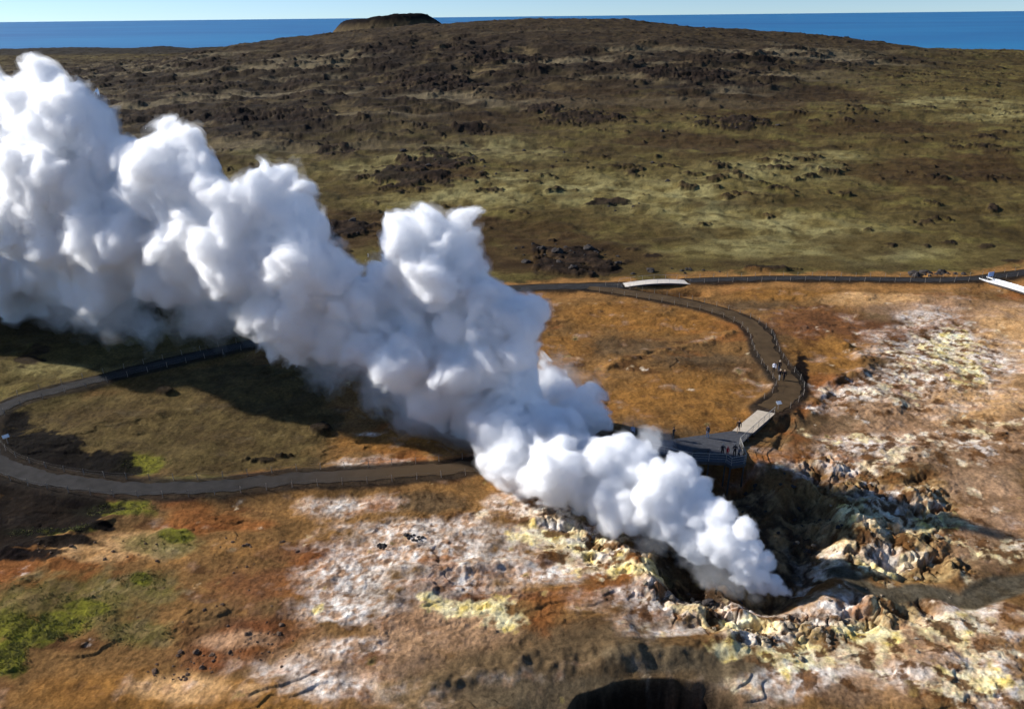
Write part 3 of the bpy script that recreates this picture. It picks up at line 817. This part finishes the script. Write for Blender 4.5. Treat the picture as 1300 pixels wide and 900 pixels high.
M_SHADEDECK = mat('shaded_deck', (0.065, 0.065, 0.07), 0.85, 0.2, 0.25, 2.0)  # pale wood; shade of the plume is put into this dark colour
M_PALEDECK = mat('pale_boards', (0.52, 0.43, 0.32), 0.85, 0.2, 0.14, 2.5)
M_BEAM = mat('dark_beam', (0.07, 0.06, 0.055), 0.9, 0.2, 0.2, 2.0)
M_RAIL = mat('pale_rail', (0.30, 0.275, 0.235), 0.6, 0.3, 0.12, 5.0)
M_STEEL = mat('grey_steel', (0.35, 0.36, 0.38), 0.5, 0.4, 0.1, 5.0, 0.0, 0.5)
M_POST = mat('fence_post', (0.24, 0.20, 0.16), 0.9, 0.2, 0.2, 6.0)
M_ROPE = mat('fence_rope', (0.12, 0.11, 0.10), 0.9, 0.1, 0.1, 8.0)
M_WHITE = mat('white_paint', (0.78, 0.77, 0.74), 0.6, 0.3, 0.06, 3.0)
M_BLUE = mat('pale_blue_panel', (0.30, 0.42, 0.66), 0.5, 0.3, 0.06, 3.0)

# ---- viewing platform
DZ = 0.55


def dk(u, v, z=DZ):
    d = ray(u, v); t = (z - H_CAM) / d[2]
    p = CAM + d * t
    return Vector((p[0], p[1], z))


plat = empty('viewing_platform', dk(920, 568, 0.0))
tag(plat, 'timber viewing platform on stilts behind the vent, its deck toned as in shade, with pale ramp and railings', 'viewing platform')
PO = Vector(plat.location)


def slab(name, px, m, z1, th, parent, boards=None):
    """deck of single boards laid across, clipped to the outline"""
    pts = [dk(u, v, z1) for u, v in px]
    bm = bmesh.new()
    vs = [bm.verts.new(p - PO) for p in pts]
    f = bm.faces.new(vs)
    if f.normal.z < 0: f.normal_flip()
    if boards:
        dx, wd = boards
        dx = Vector(dx).normalized(); c = [(p - PO).dot(dx) for p in pts]
        s = min(c) + wd
        while s < max(c):
            bmesh.ops.bisect_plane(bm, geom=bm.verts[:] + bm.edges[:] + bm.faces[:], plane_co=dx * s, plane_no=dx)
            s += wd
        bmesh.ops.split_edges(bm, edges=[e for e in bm.edges if len(e.link_faces) == 2])
        for fc in bm.faces[:]:
            cn = fc.calc_center_median()
            for v_ in fc.verts:
                o = (v_.co - cn).dot(dx)
                v_.co -= dx * (0.012 if o > 0 else -0.012)
            dzr = random.uniform(-0.006, 0.006)
            for v_ in fc.verts: v_.co.z += dzr
    r = bmesh.ops.extrude_face_region(bm, geom=bm.faces[:])
    for g in r['geom']:
        if isinstance(g, bmesh.types.BMVert): g.co.z -= th
    bmesh.ops.recalc_face_normals(bm, faces=bm.faces[:])
    return build(name, bm, m, parent)


DECK = [(929, 547), (955.5, 549.5), (943.5, 561), (938, 566), (947.5, 587), (945, 589), (928, 591.5), (921, 587), (878, 585), (862, 582), (842, 577), (792, 566), (792, 556), (820, 559), (849, 558)]
RAMP = [(962, 520.3), (984.3, 524.6), (956.2, 549.2), (929.6, 546.7)]
slab('deck', DECK, M_SHADEDECK, DZ, 0.16, plat, ((0.25, 1, 0), 0.42))
slab('ramp', RAMP, M_PALEDECK, DZ + 0.01, 0.15, plat, ((0.55, 0.85, 0), 0.42))
bm = bmesh.new()
for a, b in zip(DECK[2:12], DECK[3:13]):
    p, q = dk(*a) - PO, dk(*b) - PO
    d = q - p
    n = Vector((-d.y, d.x, 0)).normalized() * -0.03
    box(bm, (p + q) / 2 + n + Vector((0, 0, -0.24)), (d.length, 0.08, 0.36), math.atan2(d.y, d.x))
for a, b in (((984.3, 524.6), (956, 549.4)), ((962, 520.3), (929.6, 546.7))):
    p, q = dk(*a) - PO, dk(*b) - PO
    d = q - p
    box(bm, (p + q) / 2 + Vector((0, 0, -0.24)), (d.length, 0.10, 0.36), math.atan2(d.y, d.x))
build('fascia_beam', bm, M_BEAM, plat)
for u, v in [(927.5, 590), (945, 586), (921, 585), (900, 584), (880, 583), (862, 580), (843, 575), (940, 566), (950, 555), (966, 540), (900, 570), (930, 570), (870, 568)]:
    p = dk(u, v); g = gz(p.x, p.y) - 0.4
    bm = bmesh.new(); box(bm, (p.x - PO.x, p.y - PO.y, (DZ - 0.17 + g) / 2), (0.16, 0.16, DZ - 0.17 - g)); build('support_post', bm, M_BEAM, plat)


def railing(px, m, kind):
    pts = [dk(u, v) - PO for u, v in px]
    bm = bmesh.new()
    for a, b in zip(pts[:-1], pts[1:]):
        for h, r in ((1.08, 0.045), (0.72, 0.02), (0.38, 0.02)):
            rod(bm, a + Vector((0, 0, h)), b + Vector((0, 0, h)), r)
    build('handrail', bm, m, plat)
    for a, b in zip(pts[:-1], pts[1:]):
        n = max(1, round((b - a).length / 1.9))
        for k in range(n):
            p = a.lerp(b, k / n); bm = bmesh.new(); rod(bm, p, p + Vector((0, 0, 1.08)), 0.035); build('rail_post', bm, m, plat)
    bm = bmesh.new(); rod(bm, pts[-1], pts[-1] + Vector((0, 0, 1.08)), 0.035); build('rail_post', bm, m, plat)


railing([(983, 525.6), (955.4, 549.8), (938.6, 565.4), (946.6, 586.4), (944.4, 588.3), (928.2, 590.8), (921.4, 586.4), (878, 584.4), (862.5, 581.2), (843, 576.4), (800, 567.4)], M_RAIL, 0)
# bench on the deck
bench = empty('bench', dk(890, 575, DZ)); tag(bench, 'low dark bench standing on the platform deck behind its front railing', 'bench')
bm = bmesh.new()
for yy in (-0.16, 0, 0.16): box(bm, (0, yy, 0.46), (2.3, 0.13, 0.05))
build('seat', bm, M_BEAM, bench)
for xx in (-0.85, 0.85):
    bm = bmesh.new(); box(bm, (xx, 0, 0.22), (0.1, 0.4, 0.43)); build('leg', bm, M_BEAM, bench)


# ---- footbridges
def bridge(name, label, pa, pb, width, arch, m, side=0.0, segs=12):
    a = unproj(*pa); b = unproj(*pb); a[2] = 0.5; b[2] = 0.5
    A = Vector(a); B = Vector(b); d = B - A; L = d.length; rz = math.atan2(d.y, d.x)
    e = empty(name, (A + B) / 2 * 1.0, rz); e.location.z = 0.0
    tag(e, label, 'footbridge')
    zf = lambda t: 0.5 + arch * (1 - (2 * t - 1) ** 2)
    bm = bmesh.new(); n = 46
    for k in range(n):
        t0, t1 = k / n, (k + 1) / n
        z0, z1 = zf(t0), zf(t1)
        box(bm, ((t0 + t1) / 2 * L - L / 2, 0, (z0 + z1) / 2), (L / n - 0.02, width, 0.07), 0, -math.atan2(z1 - z0, L / n))
    build('deck', bm, m, e)
    for s in (-1, 1):
        bm = bmesh.new()
        for k in range(segs):
            t0, t1 = k / segs, (k + 1) / segs
            z0, z1 = zf(t0), zf(t1)
            box(bm, ((t0 + t1) / 2 * L - L / 2, s * (width / 2 - 0.12), (z0 + z1) / 2 - 0.22), (L / segs + 0.02, 0.14, 0.34), 0, -math.atan2(z1 - z0, L / segs))
        build('girder', bm, M_BEAM, e)
        bm = bmesh.new()
        for k in range(segs):
            t0, t1 = k / segs, (k + 1) / segs
            p0 = Vector((t0 * L - L / 2, s * (width / 2 + 0.03), zf(t0))); p1 = Vector((t1 * L - L / 2, s * (width / 2 + 0.03), zf(t1)))
            if side:
                box(bm, (p0 + p1) / 2 + Vector((0, 0, side / 2)), ((p1 - p0).length + 0.02, 0.07, side), 0, -math.atan2(p1.z - p0.z, p1.x - p0.x))
                rod(bm, p0, p0 + Vector((0, 0, side + 0.1)), 0.05)
            else:
                rod(bm, p0 + Vector((0, 0, 0.95)), p1 + Vector((0, 0, 0.95)), 0.018)
                if k % 2 == 0: rod(bm, p0 - Vector((0, 0, 0.2)), p0 + Vector((0, 0, 0.95)), 0.022)
        build('guard_rail' if not side else 'side_panel', bm, M_STEEL if not side else M_WHITE, e)
    return e


M_BRIDGE = mat('bridge_boards', (0.62, 0.55, 0.46), 0.85, 0.2, 0.10, 1.2)
bridge('footbridge', 'pale arched footbridge with thin railings where the upper path forks', (787.5, 364.6), (876, 360.4), 2.5, 0.55, M_BRIDGE)
br2 = bridge('footbridge', 'white footbridge with raised white sides at the far right of the upper path', (1247, 356), (1345, 387), 2.1, 0.25, M_WHITE, 0.35)
pan = empty('info_board', Vector(unproj(1256, 357)) + Vector((0, 0, 0.3)), math.radians(20)); tag(pan, 'small pale blue notice board at the start of the white footbridge', 'notice board')
bm = bmesh.new(); box(bm, (0, 0, 1.15), (1.5, 0.06, 0.95)); build('board', bm, M_BLUE, pan)
for xx in (-0.65, 0.65):
    bm = bmesh.new(); box(bm, (xx, 0.07, 0.7), (0.08, 0.07, 1.8)); build('post', bm, M_STEEL, pan)


def sign(u, v, rz, label):
    p = unproj(u, v); e = empty('info_sign', (p[0], p[1], gz(p[0], p[1])), rz); tag(e, label, 'sign')
    bm = bmesh.new(); rod(bm, (0, 0, -0.2), (0, 0, 1.05), 0.05); build('post', bm, M_POST, e)
    bm = bmesh.new(); v_ = box(bm, (0, 0, 0), (0.75, 0.5, 0.04))
    bmesh.ops.transform(bm, matrix=Matrix.Translation((0, 0, 1.1)) @ Matrix.Rotation(math.radians(35), 4, 'X'), verts=v_); build('panel', bm, M_WHITE, e)


sign(987, 523.5, 0.3, 'small white sign panel on a post at the upper end of the platform ramp')
sign(11, 566, 0.8, 'small white sign panel on a post inside the bend of the left path')

# ---- rope fences
bmp = bmesh.new(); rod(bmp, (0, 0, -0.3), (0, 0, 0.92), 0.045, 7, 0.035); PMESH = bpy.data.meshes.new('post'); bmp.to_mesh(PMESH); bmp.free(); PMESH.materials.append(M_POST)


def fence(L, off, label, step=2.8):
    T = np.gradient(L, axis=0); T /= np.linalg.norm(T, axis=1, keepdims=True) + 1e-9
    Q = L + np.stack([-T[:, 1], T[:, 0]], 1) * off
    s = np.concatenate([[0], np.cumsum(np.linalg.norm(np.diff(Q, axis=0), axis=1))])
    n = min(98, int(s[-1] / step))
    ss = np.linspace(0, s[-1], n)
    X = np.interp(ss, s, Q[:, 0]); Y = np.interp(ss, s, Q[:, 1])
    Z = relief(X, Y)
    e = empty('rope_fence', (X[0], Y[0], Z[0])); tag(e, label, 'rope fence', 'rope fences along the paths')
    P = [Vector((X[i] - X[0], Y[i] - Y[0], Z[i] - Z[0])) for i in range(n)]
    for p in P:
        o = link('post', PMESH, e); o.location = p; o.rotation_euler = (random.uniform(-.06, .06), random.uniform(-.06, .06), random.uniform(0, 6))
    bm = bmesh.new()
    for a, b in zip(P[:-1], P[1:]):
        for h in (0.84, 0.5):
            k0 = a + Vector((0, 0, h))
            for t in (0.33, 0.67, 1.0):
                k1 = a.lerp(b, t) + Vector((0, 0, h - 0.10 * 4 * t * (1 - t)))
                rod(bm, k0, k1, 0.010, 4); k0 = k1
    build('rope', bm, M_ROPE, e)


fence(P_LOOP, 1.75, 'rope fence on posts along the inner edge of the grey looping path')
fence(P_LOOP, -1.75, 'rope fence on posts along the outer edge of the grey looping path')
fence(P_SIDE[6:-6], 1.95, 'rope fence on posts along the outer side of the brown path to the platform', 2.4)
fence(P_SIDE[6:-6], -1.95, 'rope fence on posts along the inner side of the brown path to the platform', 2.4)
fence(P_TOP2, 1.5, 'rope fence on posts along the plain side of the straight upper path')
fence(P_TOP2, -1.5, 'rope fence on posts along the orange side of the straight upper path')

# ---- people
M_SKIN = mat('skin', (0.45, 0.28, 0.20), 0.6, 0.3, 0.05)
CLOTH = {}


def cloth(c):
    if c not in CLOTH: CLOTH[c] = mat('cloth', c, 0.9, 0.1, 0.12, 12.0)
    return CLOTH[c]


def person(u, v, rz, label, top, legs, hair, pose='stand', hgt=1.75, z=None, group=None):
    if z is None:
        p = unproj(u, v); g = gz(p[0], p[1])
        d = ray(u, v); t = (g - H_CAM) / d[2]; p = CAM + d * t; g = gz(p[0], p[1])
        if abs(g - 0.42) < 0.2: g = 0.49
    else:
        p = dk(u, v, z); g = z
    st = 0.16 if pose == 'walk' else 0.03
    lean = 0.14 if pose == 'lean' else 0.0
    V = [(0, 0, .93), (0, lean * .4, 1.12), (0, lean * .8, 1.30), (0, lean, 1.42), (0, lean, 1.50), (0, lean + .02, 1.60), (0, lean + .02, 1.72)]
    R = [(.15, .115), (.14, .10), (.17, .12), (.12, .085), (.055, .055), (.085, .10), (.075, .085)]
    E = [(0, 1), (1, 2), (2, 3), (3, 4), (4, 5), (5, 6)]

    def ch(start, pts, rad):
        k = start
        for q, r in zip(pts, rad):
            V.append(q); R.append((r, r)); E.append((k, len(V) - 1)); k = len(V) - 1
    for s in (-1, 1):
        ch(0, [(s * .10, .02 + s * st * .25, .84), (s * .11, s * st * .8 + .02, .50), (s * .11, s * st * 1.2, .09), (s * .125, s * st * 1.2 + .13, .035)], (.095, .065, .045, .04))
        if pose == 'camera':
            arm = [(s * .20, lean, 1.40), (s * .25, .05, 1.15), (s * .10, .27, 1.32), (s * .04, .30, 1.38)]
        elif pose == 'lean':
            arm = [(s * .20, lean, 1.40), (s * .26, lean + .08, 1.14), (s * .20, lean + .30, 1.10), (s * .15, lean + .36, 1.10)]
        else:
            arm = [(s * .20, lean, 1.40), (s * .26, -s * st * .4, 1.14), (s * .26, -s * st * .7 + .06, .90), (s * .25, -s * st * .7 + .08, .82)]
        ch(3, arm, (.075, .055, .042, .038))
    me = bpy.data.meshes.new('person'); me.from_pydata(V, E, []); me.update()
    tmp = bpy.data.objects.new('person', me); COL.objects.link(tmp)
    sk = tmp.modifiers.new('s', 'SKIN'); sb = tmp.modifiers.new('b', 'SUBSURF'); sb.levels = 1; sb.render_levels = 1
    lay_ = me.skin_vertices[0].data if me.skin_vertices else None
    if lay_ is None:
        return
    for i, r in enumerate(R): lay_[i].radius = r; lay_[i].use_root = (i == 0)
    dg = bpy.context.evaluated_depsgraph_get()
    nm = bpy.data.meshes.new_from_object(tmp.evaluated_get(dg))
    bpy.data.objects.remove(tmp)
    nm.name = 'person'
    nm.materials.clear()
    for m in (cloth(legs), cloth(top), M_SKIN, cloth((0.03, 0.028, 0.027))): nm.materials.append(m)
    for pl in nm.polygons:
        c = pl.center; hand = abs(c.x) > .22 and c.z < .87 if pose not in ('camera', 'lean') else (c.y > .26 + lean * .9)
        pl.material_index = 2 if (hand or (c.z > 1.49)) else 3 if c.z < .07 else 0 if (c.z < .93 and abs(c.x) < .19) else 1
        pl.use_smooth = True
    o = link('person', nm); o.location = (p[0], p[1], g); o.rotation_euler = (0, 0, rz); s = hgt / 1.75; o.scale = (s, s, s)
    tag(o, label, 'person', group)
    bm = bmesh.new(); bmesh.ops.create_uvsphere(bm, u_segments=12, v_segments=8, radius=0.115)
    bmesh.ops.delete(bm, geom=[v_ for v_ in bm.verts if v_.co.z < -0.02 and v_.co.y > -0.03], context='VERTS')
    for v_ in bm.verts: v_.co = Vector((v_.co.x * .88, v_.co.y * 1.0 + lean, v_.co.z * .95 + 1.68))
    build('hair', bm, cloth(hair), o, True)
    return o


BLK = (0.02, 0.02, 0.024); NAVY = (0.03, 0.045, 0.08); JEAN = (0.07, 0.11, 0.2); TAN = (0.42, 0.30, 0.2); RED = (0.62, 0.02, 0.03); WHT = (0.72, 0.74, 0.8); GRY = (0.16, 0.16, 0.17); CREAM = (0.66, 0.58, 0.42); BRN = (0.06, 0.035, 0.02)
DK = DZ + 0.005
person(898, 555.3, 2.2, 'person in dark jacket and blue jeans standing at the back edge of the deck', (0.03, 0.03, 0.04), JEAN, BRN, 'stand', 1.8, DK)
person(937, 548.8, 2.9, 'person in long dark coat standing at the foot of the pale ramp', BLK, TAN, BRN, 'walk', 1.85, DK)
person(854.3, 557.6, -2.2, 'person dressed all in black holding a camera on the deck', BLK, BLK, BLK, 'camera', 1.78, DK)
person(803, 554.5, 2.6, 'person in light blue jacket standing at the deck end beside the steam', (0.35, 0.45, 0.65), BLK, BRN, 'stand', 1.75, None)
person(916.5, 578.3, 3.0, 'person with cream hat and scarf at the front railing', (0.05, 0.05, 0.055), BLK, CREAM, 'lean', 1.75, DK)
person(923, 578.5, 3.1, 'child in bright red jacket at the front railing', RED, (0.3, 0.03, 0.03), RED, 'stand', 1.3, DK)
person(932, 579.5, 2.8, 'person in black jacket with fair hair at the front corner of the platform', (0.04, 0.035, 0.04), BLK, TAN, 'camera', 1.8, DK)
person(937.3, 581.5, 3.4, 'person in grey jacket leaning on the railing at the front corner of the platform', GRY, BLK, GRY, 'lean', 1.6, DK)
person(982, 472.6, 2.7, 'person in white jacket walking on the brown path', WHT, BLK, BRN, 'walk', 1.75)
person(988.5, 471.3, 2.9, 'person in dark coat walking beside the white jacketed person on the brown path', BLK, NAVY, CREAM, 'walk', 1.85)
person(989.3, 482.3, 3.2, 'person in black top and pale trousers walking on the brown path', BLK, (0.4, 0.38, 0.36), CREAM, 'walk', 1.78)
person(994.7, 483.2, 3.0, 'person all in black walking foremost on the brown path', BLK, BLK, TAN, 'walk', 1.8)

# ---- loose rocks
M_RK = {'black': mat('lava_stone', (0.045, 0.038, 0.034), 0.95, 0.15, 0.4, 4.0, 0.5), 'brown': mat('brown_stone', (0.13, 0.08, 0.05), 0.95, 0.15, 0.35, 4.0, 0.5),
        'crust': mat('crusted_stone', (0.24, 0.19, 0.13), 0.95, 0.15, 0.4, 3.0, 0.5)}
RMESH = {}
for key, m_ in M_RK.items():
    RMESH[key] = []
    for k in range(7):
        bm = bmesh.new(); bmesh.ops.create_icosphere(bm, subdivisions=3, radius=0.5)
        co = np.array([v_.co[:] for v_ in bm.verts])
        dn = 0.55 * perlin3(co * 2.0, 10 + k) + 0.35 * np.abs(perlin3(co * 4.5, 30 + k))
        for v_, d_ in zip(bm.verts, dn):
            v_.co *= 1 + d_
            v_.co.z = v_.co.z * 0.7
        me = bpy.data.meshes.new('rock'); bm.to_mesh(me); bm.free(); me.materials.append(m_); RMESH[key].append(me)


def rocks(px, n, key, s0, s1, label, group, name='rock'):
    bl = px
    for _ in range(n):
        b = bl[int(rng.integers(len(bl)))]
        a = rng.uniform(0, 2 * math.pi); r = math.sqrt(rng.uniform(0, 1))
        p = unproj(b[0] + b[2] * r * math.cos(a), b[1] + b[3] * r * math.sin(a))
        s = s0 * (s1 / s0) ** (rng.uniform() ** 2.2)
        o = link(name, RMESH[key][int(rng.integers(7))]); o.location = (p[0], p[1], gz(p[0], p[1]) + 0.02 * s)
        o.rotation_euler = (rng.uniform(-.4, .4), rng.uniform(-.4, .4), rng.uniform(0, 6.3)); o.scale = (s, s * rng.uniform(.7, 1.2), s * rng.uniform(.7, 1.1))
        tag(o, label, 'rock', group)


rocks([(525, 684, 12, 5), (484, 694, 5, 3)], 15, 'black', 0.3, 0.8, 'black lava stone lying on the white mineral crust', 'black stones on the white crust')
rocks([(290, 815, 80, 24), (350, 820, 60, 30), (230, 840, 50, 20)], 60, 'brown', 0.15, 0.55, 'dark brown stone scattered over the reddish mound in the lower left', 'stones on the reddish mound')
rocks([(130, 700, 90, 20), (250, 760, 120, 30), (330, 700, 90, 30)], 45, 'brown', 0.15, 0.5, 'small dark stone on the bare tan slope below the left path', 'stones on the tan slope')
rocks([(880, 760, 90, 30), (1000, 800, 100, 40), (1100, 660, 90, 50), (1130, 790, 120, 50), (780, 690, 80, 30), (1200, 700, 60, 40)], 110, 'crust', 0.15, 0.7, 'pale crusted rock in the rubble around the steam vent', 'crusted rocks around the vent')
rocks([(900, 745, 50, 22), (960, 620, 60, 40), (1030, 660, 40, 40)], 34, 'black', 0.3, 1.0, 'dark wet rock lying in the shaded hollow of the vent', 'dark rocks in the vent hollow')
rocks([(735, 332, 70, 14), (700, 318, 60, 8), (830, 345, 90, 4), (430, 291, 40, 12), (620, 200, 120, 30), (900, 160, 120, 14), (760, 230, 160, 40), (560, 210, 70, 14), (1190, 350, 40, 3)], 120, 'black', 0.5, 2.4, 'black lava boulder on the grassy plain behind the paths', 'boulders on the plain')

# ---- grass
M_GRASS = mat('grass_blades', (0.20, 0.19, 0.06), 0.9, 0.1, 0.35, 0.35)


def grass(px, n, hmin, hmax, name, label):
    V = []; Fc = []
    bl = blobs(px)
    for b, spec in zip(bl, px):
        A = np.linalg.inv(b.m)
        k = int(n * spec[4])
        rr = np.sqrt(rng.uniform(0, 1, k)) * 1.05; aa = rng.uniform(0, 6.283, k)
        X = b.p[0] + A[0, 0] * rr * np.cos(aa) + A[0, 1] * rr * np.sin(aa); Y = b.p[1] + A[1, 0] * rr * np.cos(aa) + A[1, 1] * rr * np.sin(aa)
        keep = fbm(X, Y, 3.0, 3, 301) + 0.35 - 0.5 * rr ** 3 > 0.05
        X = X[keep]; Y = Y[keep]; Z = relief(X, Y)
        for x, y, z in zip(X, Y, Z):
            for _k in range(7):
                a = rng.uniform(0, 6.283); h = rng.uniform(hmin, hmax); w_ = 0.035 + 0.05 * rng.uniform(); lx, ly = math.cos(a), math.sin(a)
                ox, oy = rng.normal(0, .16, 2)
                i = len(V)
                V += [(x + ox - ly * w_, y + oy + lx * w_, z - .03), (x + ox + ly * w_, y + oy - lx * w_, z - .03), (x + ox + lx * h * .7, y + oy + ly * h * .7, z + h)]
                Fc.append((i, i + 1, i + 2))
    me = bpy.data.meshes.new(name); me.from_pydata(V, [], Fc); me.materials.append(M_GRASS)
    tag(link(name, me), label, 'grass', None, 'stuff')


grass([(35, 800, 45, 22, 1), (75, 790, 40, 18, .8), (8, 832, 30, 22, .8), (150, 648, 50, 9, .8), (70, 675, 60, 5, .6), (185, 590, 30, 13, .5), (110, 765, 60, 24, .7), (180, 735, 30, 14, .4), (210, 690, 40, 10, .35), (170, 800, 50, 18, .4), (40, 760, 50, 20, .5)],
      260, 0.03, 0.10, 'grass', 'low green grass tufts growing on the bare slope at the lower left')


#@@LIGHT
w = bpy.data.worlds.new('World'); SC.world = w; w.use_nodes = True
nt = w.node_tree; bg = nt.nodes['Background']
sky = nt.nodes.new('ShaderNodeTexSky'); sky.sky_type = 'NISHITA'; sky.sun_disc = False
sky.sun_elevation = SUN_EL; sky.sun_rotation = SUN_AZ
sky.altitude = 1500; sky.air_density = 1.0; sky.dust_density = 0.0; sky.ozone_density = 4.0
tcw = nt.nodes.new('ShaderNodeTexCoord'); ad = nt.nodes.new('ShaderNodeVectorMath'); ad.operation = 'ADD'; ad.inputs[1].default_value = (0, 0, 0.035)
nt.links.new(tcw.outputs['Generated'], ad.inputs[0]); nt.links.new(ad.outputs['Vector'], sky.inputs['Vector'])
tn = nt.nodes.new('ShaderNodeVectorMath'); tn.operation = 'MULTIPLY'; tn.inputs[1].default_value = (0.96, 1.0, 1.10)
nt.links.new(sky.outputs['Color'], tn.inputs[0]); nt.links.new(tn.outputs['Vector'], bg.inputs['Color']); bg.inputs['Strength'].default_value = 0.085
sl = bpy.data.lights.new('sun', 'SUN'); sl.energy = 5.0; sl.angle = math.radians(0.5); sl.color = (1.0, 0.975, 0.94)
so = bpy.data.objects.new('sun', sl); COL.objects.link(so)
so.rotation_euler = Vector(SUN).to_track_quat('Z', 'Y').to_euler()

cd = bpy.data.cameras.new('camera'); co = bpy.data.objects.new('camera', cd); COL.objects.link(co)
cd.sensor_width = 36; cd.lens = F_PX / 1300 * 36; cd.clip_start = 0.5; cd.clip_end = 250000
M = Matrix([[Rv[0], Uv[0], -Fv[0], CAM[0]], [Rv[1], Uv[1], -Fv[1], CAM[1]], [Rv[2], Uv[2], -Fv[2], CAM[2]], [0, 0, 0, 1]])
co.matrix_world = M
SC.camera = co

SC.view_settings.view_transform = 'Standard'; SC.view_settings.look = 'None'; SC.view_settings.gamma = 1.0; SC.view_settings.exposure = 0.5
SC.render.engine = 'CYCLES'
cy = SC.cycles
cy.use_denoising = True; cy.denoiser = 'OPENIMAGEDENOISE'; cy.denoising_input_passes = 'RGB_ALBEDO_NORMAL'
cy.max_bounces = 52; cy.volume_bounces = 44; cy.diffuse_bounces = 2; cy.glossy_bounces = 2; cy.transparent_max_bounces = 24
cy.sample_clamp_indirect = 8; cy.use_adaptive_sampling = True; cy.adaptive_threshold = 0.04; cy.adaptive_min_samples = 24
